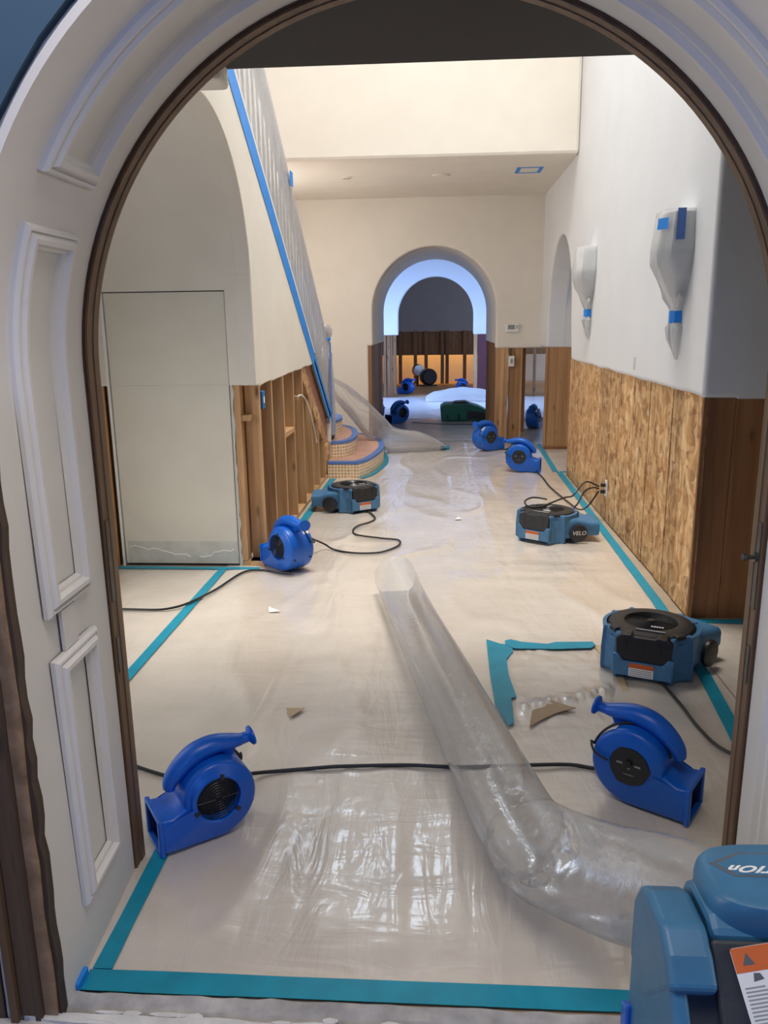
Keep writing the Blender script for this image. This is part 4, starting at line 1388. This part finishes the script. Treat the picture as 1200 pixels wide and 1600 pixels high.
# ================================================================== POLY DUCTS
def film_tube(path, radii, n=44, seed=0.0, amp=0.05, flats=None, zmin=0.016, bend=None, n_seg=6):
    pts = catmull(path, n_seg)
    N = len(pts)
    L_ = []
    side = None
    for i, p in enumerate(pts):
        t = (pts[min(i + 1, N - 1)] - pts[max(i - 1, 0)]).normalized()
        if side is None:
            side = t.cross(Vector((0, 0, 1))).normalized()
        else:
            side = (side - t * side.dot(t)).normalized()
        up = side.cross(t)
        u = i / (N - 1) * (len(radii) - 1)
        k = min(int(u), len(radii) - 2)
        r = radii[k] + (radii[k + 1] - radii[k]) * (u - k)
        fl_ = 1.0
        if flats:
            fl_ = flats[k] + (flats[k + 1] - flats[k]) * (u - k)
        bn = math.exp(-((i / (N - 1) - bend) / 0.035) ** 2) if bend is not None else 0.0
        ring_ = []
        for j in range(n):
            a = 2 * PI * j / n
            ca, sa = math.cos(a), math.sin(a)
            w = noise.noise((ca * 1.4 + seed, sa * 1.4, i * 0.10)) * amp
            w += noise.noise((ca * 5 + seed, sa * 5, i * 0.55)) * amp * 0.35
            w += -abs(noise.noise((ca * 3 + seed, sa * 3, i * 0.9))) * 0.30 * bn
            rr2 = r * (1 + w)
            q = p + side * (ca * rr2 / max(fl_, .5) ** .5) + up * (sa * rr2 * fl_)
            if q.z < zmin:
                q.z = zmin + 0.002 * noise.noise((j, i, 0))
            ring_.append(q)
        L_.append(ring_)
    return MB().loops(L_, True, False, False)


film_tube([(-0.240, 4.30, 0.105), (-0.19, 4.0, 0.112), (-0.075, 3.42, 0.118), (0.06, 2.78, 0.122), (0.17, 2.25, 0.125), (0.235, 1.97, 0.128), (0.275, 1.84, 0.15), (0.37, 1.66, 0.23), (0.46, 1.43, 0.36), (0.52, 1.29, 0.42), (0.545, 1.225, 0.43)],
          [0.118, 0.112, 0.113, 0.115, 0.117, 0.120, 0.128, 0.125, 0.118, 0.115, 0.118], seed=1.0, amp=0.05, bend=0.53, n_seg=10).build('poly_duct', FILM, smooth=True)
tag(bpy.data.objects['poly_duct'], 'long clear plastic duct lying down the middle of the floor to the dehumidifier', 'duct', 'clear plastic ducts')
o = film_tube([(-1.235, 8.98, 0.90), (-1.10, 9.06, 0.75), (-0.90, 9.20, 0.52), (-0.74, 9.30, 0.32), (-0.62, 9.36, 0.19), (-0.46, 9.40, 0.14), (-0.25, 9.46, 0.12), (-0.05, 9.54, 0.07), (0.06, 9.60, 0.04)],
              [0.05, 0.11, 0.145, 0.16, 0.155, 0.145, 0.135, 0.105, 0.06], n=32, seed=5.0, amp=0.05, flats=[1, 1, 1, 1, 1, 0.95, 0.9, 0.7, 0.4], bend=0.47, n_seg=8).build('poly_duct', FILMD, smooth=True)
tag(o, 'short clear plastic duct bent over the mosaic steps', 'duct', 'clear plastic ducts')
tag(MB().box(0.03, 0.14, 9.56, 9.66, 0.010, 0.045).build('tape_scrap', TEAL, bevel=0.008), 'teal tape scrap closing the end of the bent duct', 'tape')
# plastic mound in the blue room
MV = []
for j in range(17):
    for i in range(33):
        u, v = i / 32, j / 16
        x, y = -0.25 + 1.9 * u, 15.6 + 0.9 * v
        z = 0.02 + 0.24 * (math.sin(PI * min(1, u * 1.25 + .02)) ** 0.6) * math.sin(PI * v) ** 0.6 * (1 + 0.3 * noise.noise((x * 4, y * 4, 0)))
        MV.append((x, y, z))
MF = [(j * 33 + i, j * 33 + i + 1, (j + 1) * 33 + i + 1, (j + 1) * 33 + i) for j in range(16) for i in range(32)]
tag(MB().add(MV, MF).build('plastic_mound', FILMW, smooth=True), 'billowing heap of clear plastic before the second arch', 'plastic sheet')


# ================================================================== CORDS
def cord(pts, label, r=0.0065, z=0.019, group='black power cords'):
    P = catmull([(p[0], p[1], p[2] if len(p) > 2 else z) for p in pts], 7)
    o = MB().tube(P, r, 7).build('power_cord', CORD, smooth=True)
    return tag(o, label, 'cord', group)


cord([(-1.25, 2.52), (-1.02, 2.40), (-0.86, 2.33), (-0.77, 2.22, 0.05)], 'short black cord leaving the large left air mover to the left')
cord([(-0.665, 2.30, 0.06), (-0.60, 2.39), (-0.40, 2.43), (-0.315, 2.443), (-0.1, 2.46), (0.07, 2.456), (0.30, 2.478), (0.45, 2.488), (0.53, 2.47), (0.575, 2.42, 0.05)], 'black cord crossing the floor between the two large air movers')
cord([(-2.3, 4.0), (-1.687, 3.946), (-1.431, 3.974), (-1.294, 4.239), (-1.204, 4.60), (-1.10, 4.66), (-0.98, 4.62), (-0.90, 4.60)], 'black cord curving over the left tape seam from the stud side air mover')
cord([(-0.84, 5.02, 0.13), (-0.77, 5.16, 0.05), (-0.70, 5.13), (-0.57, 5.056), (-0.45, 5.05), (-0.359, 5.091), (-0.27, 5.24), (-0.275, 5.38), (-0.40, 5.43), (-0.585, 5.52), (-0.625, 5.66), (-0.599, 5.788), (-0.52, 5.90), (-0.49, 6.02), (-0.54, 6.2), (-0.58, 6.30)], 'looping black cord between the stud side air mover and the blower by the step')
cord([(0.93, 3.20), (0.941, 3.137), (0.963, 2.939), (0.975, 2.763), (1.02, 2.598), (1.2, 2.42)], 'black cord running from the near slate blue blower to the right frame')
cord([(0.98, 8.10, 0.03), (1.02, 7.75), (1.03, 7.3), (1.06, 6.95), (1.10, 6.6), (1.13, 6.3, 0.03), (1.16, 6.1, 0.10), (1.225, 6.03, 0.235)], 'black cord from the far right air mover to the wall outlet')
cord([(1.225, 6.02, 0.275), (1.12, 6.02, 0.31), (1.02, 5.95, 0.22), (0.93, 5.80, 0.235), (0.80, 5.62, 0.232), (0.72, 5.52, 0.228), (0.64, 5.56, 0.225), (0.63, 5.66, 0.24), (0.70, 5.76, 0.245), (0.80, 5.76, 0.232)], 'black cord looped over the blower at the strand board wall')
cord([(0.98, 5.72, 0.17), (1.03, 5.78, 0.20), (1.10, 5.92, 0.26), (1.18, 6.0, 0.27), (1.225, 6.03, 0.255)], 'short black cord rising from the blower snout to the outlet')
cord([(-0.40, 12.2), (-0.1, 12.05), (0.2, 11.95), (0.5, 11.9), (0.66, 11.5)], 'thin black cord across the floor of the far arch', 0.006)
cord([(0.72, 9.55), (0.80, 9.50), (0.9, 9.7)], 'short black cord behind the air mover at the far posts')
cord([(1.0, 11.2), (1.2, 11.3), (1.3, 11.45)], 'black cord glimpsed through the gap in the bare studs')

# ================================================================== STAIRCASE
stc = thing('staircase', 'curved staircase foot with gold mosaic risers and rose paper treads', 'staircase', (0, 0, 0))


def smooth_poly(pts, n=5):
    return [(p.x, p.y) for p in catmull([(a, b, 0) for a, b in pts], n)]


def step_block(curve, tail, z0, z1, mats):
    poly = curve + tail
    # riser wall with unwrapped mosaic
    me_v, me_f, uvs = [], [], []
    s_ = 0.0
    for i, (x, y) in enumerate(poly):
        me_v += [(x, y, z0), (x, y, z1 - 0.012)]
    b_ = MB()
    b_.v = me_v
    n = len(poly)
    b_.f = [(2 * i, 2 * ((i + 1) % n), 2 * ((i + 1) % n) + 1, 2 * i + 1) for i in range(n)]
    o = b_.build('mosaic_riser', mats, stc)
    uv = o.data.uv_layers.new(name='UVMap')
    acc = [0.0]
    for i in range(n):
        acc.append(acc[-1] + (Vector(poly[(i + 1) % n]) - Vector(poly[i])).length)
    for pg in o.data.polygons:
        for li in pg.loop_indices:
            vi = o.data.loops[li].vertex_index
            k = vi // 2
            u = acc[k]
            if pg.index == n - 1 and k == 0:
                u = acc[n]
            uv.data[li].uv = (u, o.data.vertices[vi].co.z)
    MB().prism(poly, 'XY', z1 - 0.012, z1).build('tread', TREAD, stc)
    # blue tape along the nosing
    Lr = []
    cv = [Vector((x, y, 0)) for x, y in curve]
    for i, p in enumerate(cv):
        t = (cv[min(i + 1, len(cv) - 1)] - cv[max(i - 1, 0)]).normalized()
        nr = Vector((t.y, -t.x, 0))
        a, c_ = p + nr * 0.004, p - nr * 0.06
        Lr.append([(a.x, a.y, z1 - 0.024), (a.x, a.y, z1 + 0.0015), (c_.x, c_.y, z1 + 0.0015)])
    MB().loops(Lr, closed=False).build('nosing_tape', BLUEL, stc)


c1_ = [(-1.098, 7.76), (-0.80, 7.76)] + smooth_poly([(-0.78, 7.78), (-0.70, 7.98), (-0.635, 8.35), (-0.605, 8.75), (-0.64, 9.15), (-0.74, 9.5), (-0.88, 9.78), (-1.05, 9.95), (-1.3, 10.02)])
step_block(c1_, [(-2.38, 10.02), (-2.38, 8.9), (-1.098, 8.9)], 0.0, 0.168, MOSAIC)
c2_ = [(-1.098, 8.0)] + smooth_poly([(-1.06, 8.0), (-0.95, 8.07), (-0.885, 8.30), (-0.885, 8.65), (-0.95, 9.05), (-1.08, 9.35), (-1.3, 9.58), (-1.6, 9.66)])
step_block(c2_, [(-2.38, 9.66), (-2.38, 8.9), (-1.098, 8.9)], 0.168, 0.335, MOSAIC)
c3_ = [(-1.15, 8.35)] + smooth_poly([(-1.10, 8.4), (-1.06, 8.7), (-1.12, 9.0), (-1.3, 9.2), (-1.6, 9.26)])
step_block(c3_, [(-2.38, 9.26), (-2.38, 8.7), (-1.15, 8.7)], 0.335, 0.50, MOSAIC)
for k in range(4, 17):
    yk = 8.72 - 0.262 * (k - 4)
    box('tread', -2.38, XL - 0.12, yk - 0.275, yk, 0.1675 * k - 0.20, 0.1675 * k - 0.005, TREAD, stc)
# teal tape following the foot of the bottom step
ribbon('floor_tape', [(x + 0.03, y - 0.02) for x, y in c1_[1:40]], 0.05, TEAL, 'teal tape curving around the mosaic bottom step', ZT + .001, 'tape', G)

# ---- railing under plastic
rl = thing('stair_railing', 'brown stair railing wrapped in plastic', 'railing', (0, 0, 0))
XRL = -1.15


def rail_z(y):
    return 1.44 - 0.675 * (y - 7.98)


LL = []
for y in (8.1, 4.0):
    LL.append([(XRL - 0.03, y, rail_z(y) - 0.07), (XRL + 0.03, y, rail_z(y) - 0.07), (XRL + 0.034, y, rail_z(y) - 0.03), (XRL + 0.02, y, rail_z(y)), (XRL - 0.02, y, rail_z(y)), (XRL - 0.034, y, rail_z(y) - 0.03)])
MB().loops(LL, True, True, True).build('handrail', RAILW, rl)
yb = 7.9
while yb > 4.05:
    MB().tube([(XRL, yb, slope_z(yb) + 0.0), (XRL, yb, slope_z(yb) + 0.25), (XRL, yb, rail_z(yb) - 0.35), (XRL, yb, rail_z(yb) - 0.05)], [0.008, 0.012, 0.008, 0.008], 6).build('baluster', STEEL, rl)
    yb -= 0.13
MB().lathe([(0.045, 0.30), (0.045, 1.15), (0.030, 1.20), (0.030, 1.28), (0.045, 1.30), (0.045, 1.34), (0.02, 1.37), (0.05, 1.41), (0.052, 1.44), (0.03, 1.475), (0.01, 1.48)], 20, (XRL, 8.16, 0)).build('newel_post', RAILW, rl, smooth=True)

# plastic drape over the railing
DV, nd, nv = [], 90, 14
for i in range(nd + 1):
    y = 8.10 - 4.1 * i / nd
    for j in range(nv + 1):
        v = j / nv
        z = (slope_z(y) + (0.12 if y < 7.2 else 0.03)) * (1 - v) + (rail_z(y) + 0.012) * v
        x = XL - 0.002 - 0.012 * v + 0.016 * noise.noise((y * 9, z * 3, 1)) * math.sin(PI * v) + 0.01 * noise.noise((y * 25, z * 4, 6)) * math.sin(PI * v) ** .5
        DV.append((x, y, z))
    DV.append((XRL - 0.04, y, rail_z(y) + 0.012))
w_ = nv + 2
DF = [(i * w_ + j, i * w_ + j + 1, (i + 1) * w_ + j + 1, (i + 1) * w_ + j) for i in range(nd) for j in range(w_ - 1)]
dr = tag(MB().add(DV, DF).build('railing_drape', FILMR, smooth=True), 'clear plastic draped over the stair railing', 'plastic sheet')
# wrapped newel
LL = []
for i in range(24):
    t = i / 23
    z = 0.40 + 1.10 * t
    r0 = 0.085 - 0.015 * t if z < 1.25 else (0.045 if z < 1.36 else 0.068)
    r0 = r0 * (1 if t < 0.97 else 0.6)
    LL.append([(XRL + 0.01 + r0 * (1 + .18 * noise.noise((math.cos(a) * 3, math.sin(a) * 3, z * 3))) * math.cos(a), 8.14 + r0 * (1 + .18 * noise.noise((math.cos(a) * 3, math.sin(a) * 3, z * 3))) * math.sin(a), z) for a in [2 * PI * k / 24 for k in range(24)]])
nw = tag(MB().loops(LL, True, False, True).build('newel_wrap', FILMR, smooth=True), 'plastic bag tied around the newel post', 'plastic sheet')
for a0 in (-0.9, -2.2):
    LL = []
    for i in range(12):
        z = 0.55 + 0.78 * i / 11
        LL.append([(XRL + 0.01 + 0.094 * math.cos(a0 + d), 8.14 + 0.094 * math.sin(a0 + d), z) for d in (-0.11, 0, 0.11)])
    MB().loops(LL, closed=False).build('newel_tape', BLUEL, nw)
MB().lathe([(0.052, 1.34), (0.058, 1.36), (0.052, 1.38)], 20, (XRL + 0.01, 8.14, 0), 'z', False, False).build('newel_tape', BLUET, nw)

# blue tape down the stair side
random.seed(6)
for (ya, yb_, lab_) in ((4.0, 6.72, 'upper run of bright blue tape down the stair side'), (6.74, 8.36, 'lower run of bright blue tape down the stair side to the step')):
    LL = []
    nn = 30
    for i in range(nn + 1):
        y = ya + (yb_ - ya) * i / nn
        j = 0.003 * noise.noise((y * 4, 0, 0))
        LL.append([(XL + 0.0015, y, slope_z(y) - 0.088 + j), (XL + 0.004, y, slope_z(y) - 0.087 + j), (XL + 0.004, y, slope_z(y) + 0.076 + j), (XL + 0.0015, y, slope_z(y) + 0.077 + j)])
    tag(MB().loops(LL, True, True, True).build('stair_tape', BLUET), lab_, 'tape', 'blue tape on the stair side')
for (y, v, l) in ((5.35, 0.95, 'upper'), (6.25, 0.95, 'lower')):
    z = rail_z(y) - 0.03
    MB().box(XL + 0.004, XL + 0.010, y - 0.05, y + 0.05, z - 0.07, z + 0.03).build('drape_tape', BLUET, dr)

# ================================================================== WALL FITTINGS
def make_sconce(yc, ztop, label, patches):
    root = thing('wall_sconce', label, 'wall lamp', (XR, yc, ztop), 0, 'bagged wall sconces')
    KY = [1.0, 0.93, 0.45, -0.45, -0.93, -1.0]
    KX = [0.0, 0.70, 1.0, 1.0, 0.70, 0.0]

    def half(rw, rd, z, jit=0.0, m_=5):
        out = []
        for q in range(5):
            for t in range(m_):
                f_ = t / m_
                y = KY[q] + (KY[q + 1] - KY[q]) * f_
                x = KX[q] + (KX[q + 1] - KX[q]) * f_
                w = 1 + jit * noise.noise((x * 3.1 + yc, y * 3.7, z * 11))
                out.append((-0.003 - rd * x * w, rw * y * w, z))
        out.append((-0.003, -rw, z))
        return out
    MB().loops([half(0.135, 0.12, -0.012, 0, 1), half(0.155, 0.14, -0.19, 0, 1)], True, True, True).build('lantern_glass', WHITE, root)
    MB().loops([half(0.155, 0.14, -0.191, 0, 1), half(0.12, 0.10, -0.30, 0, 1), half(0.05, 0.05, -0.42, 0, 1)], True, True, True).build('lantern_base', PLASTERW, root)
    pro = [(0.0, 0.150, 0.135, 0.02), (-0.06, 0.158, 0.142, 0.05), (-0.13, 0.164, 0.148, 0.05), (-0.195, 0.172, 0.156, 0.05), (-0.26, 0.160, 0.146, 0.12), (-0.32, 0.142, 0.126, 0.16), (-0.38, 0.112, 0.100, 0.22), (-0.43, 0.075, 0.075, 0.3), (-0.47, 0.045, 0.055, 0.3), (-0.50, 0.036, 0.046, 0.1), (-0.545, 0.036, 0.046, 0.1), (-0.58, 0.055, 0.055, 0.5), (-0.64, 0.046, 0.045, 0.5), (-0.70, 0.028, 0.025, 0.5), (-0.745, 0.006, 0.01, 0.0)]
    LL = [half(rw, rd, z, j) for z, rw, rd, j in pro]
    MB().loops(LL, False).build('plastic_bag', FILMW, root, smooth=True)
    MB().add(LL[0], [tuple(range(len(LL[0])))]).build('bag_top', FILMW, root)
    MB().loops([half(0.040, 0.051, -0.492), half(0.040, 0.051, -0.556)], False).build('neck_tape', BLUET, root)
    MB().tube(catmull([(-0.03, -0.04, -0.47), (-0.045, -0.10, -0.46), (-0.04, -0.12, -0.42), (-0.03, -0.08, -0.41), (-0.03, -0.05, -0.45)], 4), 0.010, 6).build('bag_ear', FILMW, root, smooth=True)
    # tape patches lie on the facets: q facet, f0..f1 across it, z0..z1
    for (q, f0, f1, z0, z1, mt) in patches:
        P = []
        for z in (z0, z1):
            rw, rd = 0.157 + 0.085 * -z * 0.9, 0.141 + 0.085 * -z * 0.9
            for f_ in (f0, f1):
                y = KY[q] + (KY[q + 1] - KY[q]) * f_
                x = KX[q] + (KX[q + 1] - KX[q]) * f_
                P.append((-0.012 - rd * x, rw * y * 1.03, z))
        MB().add([P[0], P[1], P[3], P[2]], [(0, 1, 2, 3)]).build('tape_patch', mt, root)
    return root


make_sconce(4.40, 2.04, 'nearer wall sconce bagged in plastic with two blue tape patches', [(4, 0.22, 0.62, -0.15, -0.0, BLUEL), (3, -0.1, 0.7, -0.095, -0.04, BLUET)])
make_sconce(6.95, 2.09, 'farther wall sconce bagged in plastic with one blue tape band', [])

tm = thing('thermostat', 'white thermostat on the wall right of the far arch', 'thermostat', (0.915, YB0, 1.434))
MB().box(-0.08, 0.08, -0.028, 0.0, -0.052, 0.052).build('case', WHITE, tm, bevel=0.008, segs=3)
MB().box(-0.055, 0.03, -0.030, -0.027, -0.02, 0.035).build('screen', LCD, tm)
for z in (-0.01, 0.015):
    MB().box(0.045, 0.065, -0.031, -0.027, z, z + 0.015).build('button', GREYP, tm)
sw_ = thing('light_switch', 'white switch dangling from the bare boards beside the gap', 'switch', (0.915, YB0 + 0.016, 1.03))
MB().box(-0.035, 0.035, -0.03, 0.0, -0.07, 0.06).build('switch_body', WHITE, sw_, bevel=0.004)
MB().box(-0.014, 0.014, -0.036, -0.03, -0.03, 0.025).build('rocker', GREYP, sw_)
MB().tube(catmull([(0, -0.015, 0.06), (-0.01, -0.02, 0.10), (0.0, -0.01, 0.15)], 4), 0.005, 6).build('wire', CORD, sw_)
ou = thing('wall_outlet', 'white outlet with black plugs low on the strand board wall', 'outlet', (XR + 0.012, 6.03, 0.258))
MB().box(-0.006, 0.0, -0.04, 0.04, -0.062, 0.062).build('cover_plate', WHITE, ou, bevel=0.002)
for z in (-0.025, 0.025):
    MB().box(-0.012, -0.005, -0.018, 0.018, z - 0.016, z + 0.016).build('socket', GREYP, ou, bevel=0.003)
    MB().box(-0.045, -0.010, -0.014, 0.014, z - 0.012, z + 0.012).build('plug', BLACK, ou, bevel=0.004)
eb = thing('electrical_box', 'blue electrical box nailed to a bare stud under the stairs', 'electrical box', (XL - 0.03, 5.0, 1.045))
MB().box(-0.04, 0.036, -0.075, 0.0, -0.055, 0.055).build('box', plain('blue_box_plastic', (0.01, 0.16, 0.42), 0.5), eb, bevel=0.004)
MB().box(-0.015, 0.015, -0.078, -0.074, -0.02, 0.02).build('receptacle', WHITE, eb)
MB().box(0.034, 0.038, -0.055, -0.02, -0.02, 0.02).build('receptacle', WHITE, eb)
MB().tube(catmull([(0.0, -0.04, 0.055), (0.01, -0.02, 0.09), (0.0, 0.0, 0.13)], 4), 0.005, 6).build('wire', WHITE, eb)
tq = thing('tape_square', 'square outline of blue tape on the low ceiling', 'tape', (0.90, 8.60, 2.98))
for (x0, x1, y0, y1) in ((-0.13, 0.13, -0.16, -0.12), (-0.13, 0.13, 0.12, 0.16), (-0.13, -0.09, -0.12, 0.12), (0.09, 0.13, -0.12, 0.12)):
    MB().box(x0, x1, y0, y1, -0.002, 0.0).build('tape_strip', BLUET, tq)
cd_ = thing('ceiling_cover', 'round white cover plate in the middle of the low ceiling', 'cover plate', (0.02, 8.75, 2.98))
MB().lathe([(0.085, 0.0), (0.085, -0.008), (0.07, -0.012), (0.01, -0.012)], 28).build('disc', PLASTER, cd_, smooth=True)
sp_ = thing('ceiling_slot', 'small dark fitting in the low ceiling to the left', 'ceiling fitting', (-0.95, 8.75, 2.98))
MB().lathe([(0.055, 0.0), (0.055, -0.006), (0.04, -0.010), (0.01, -0.010)], 24).build('ring', PLASTER, sp_, smooth=True)
MB().box(-0.04, 0.04, -0.008, 0.008, -0.013, -0.009).build('slot', BLACK, sp_)
tag(MB().box(XR - 0.0015, XR + 0.001, 5.30, 5.35, 1.19, 1.27).build('plaster_scar', PATCH), 'small grey scar on the plaster just above the strand board', 'plaster mark')
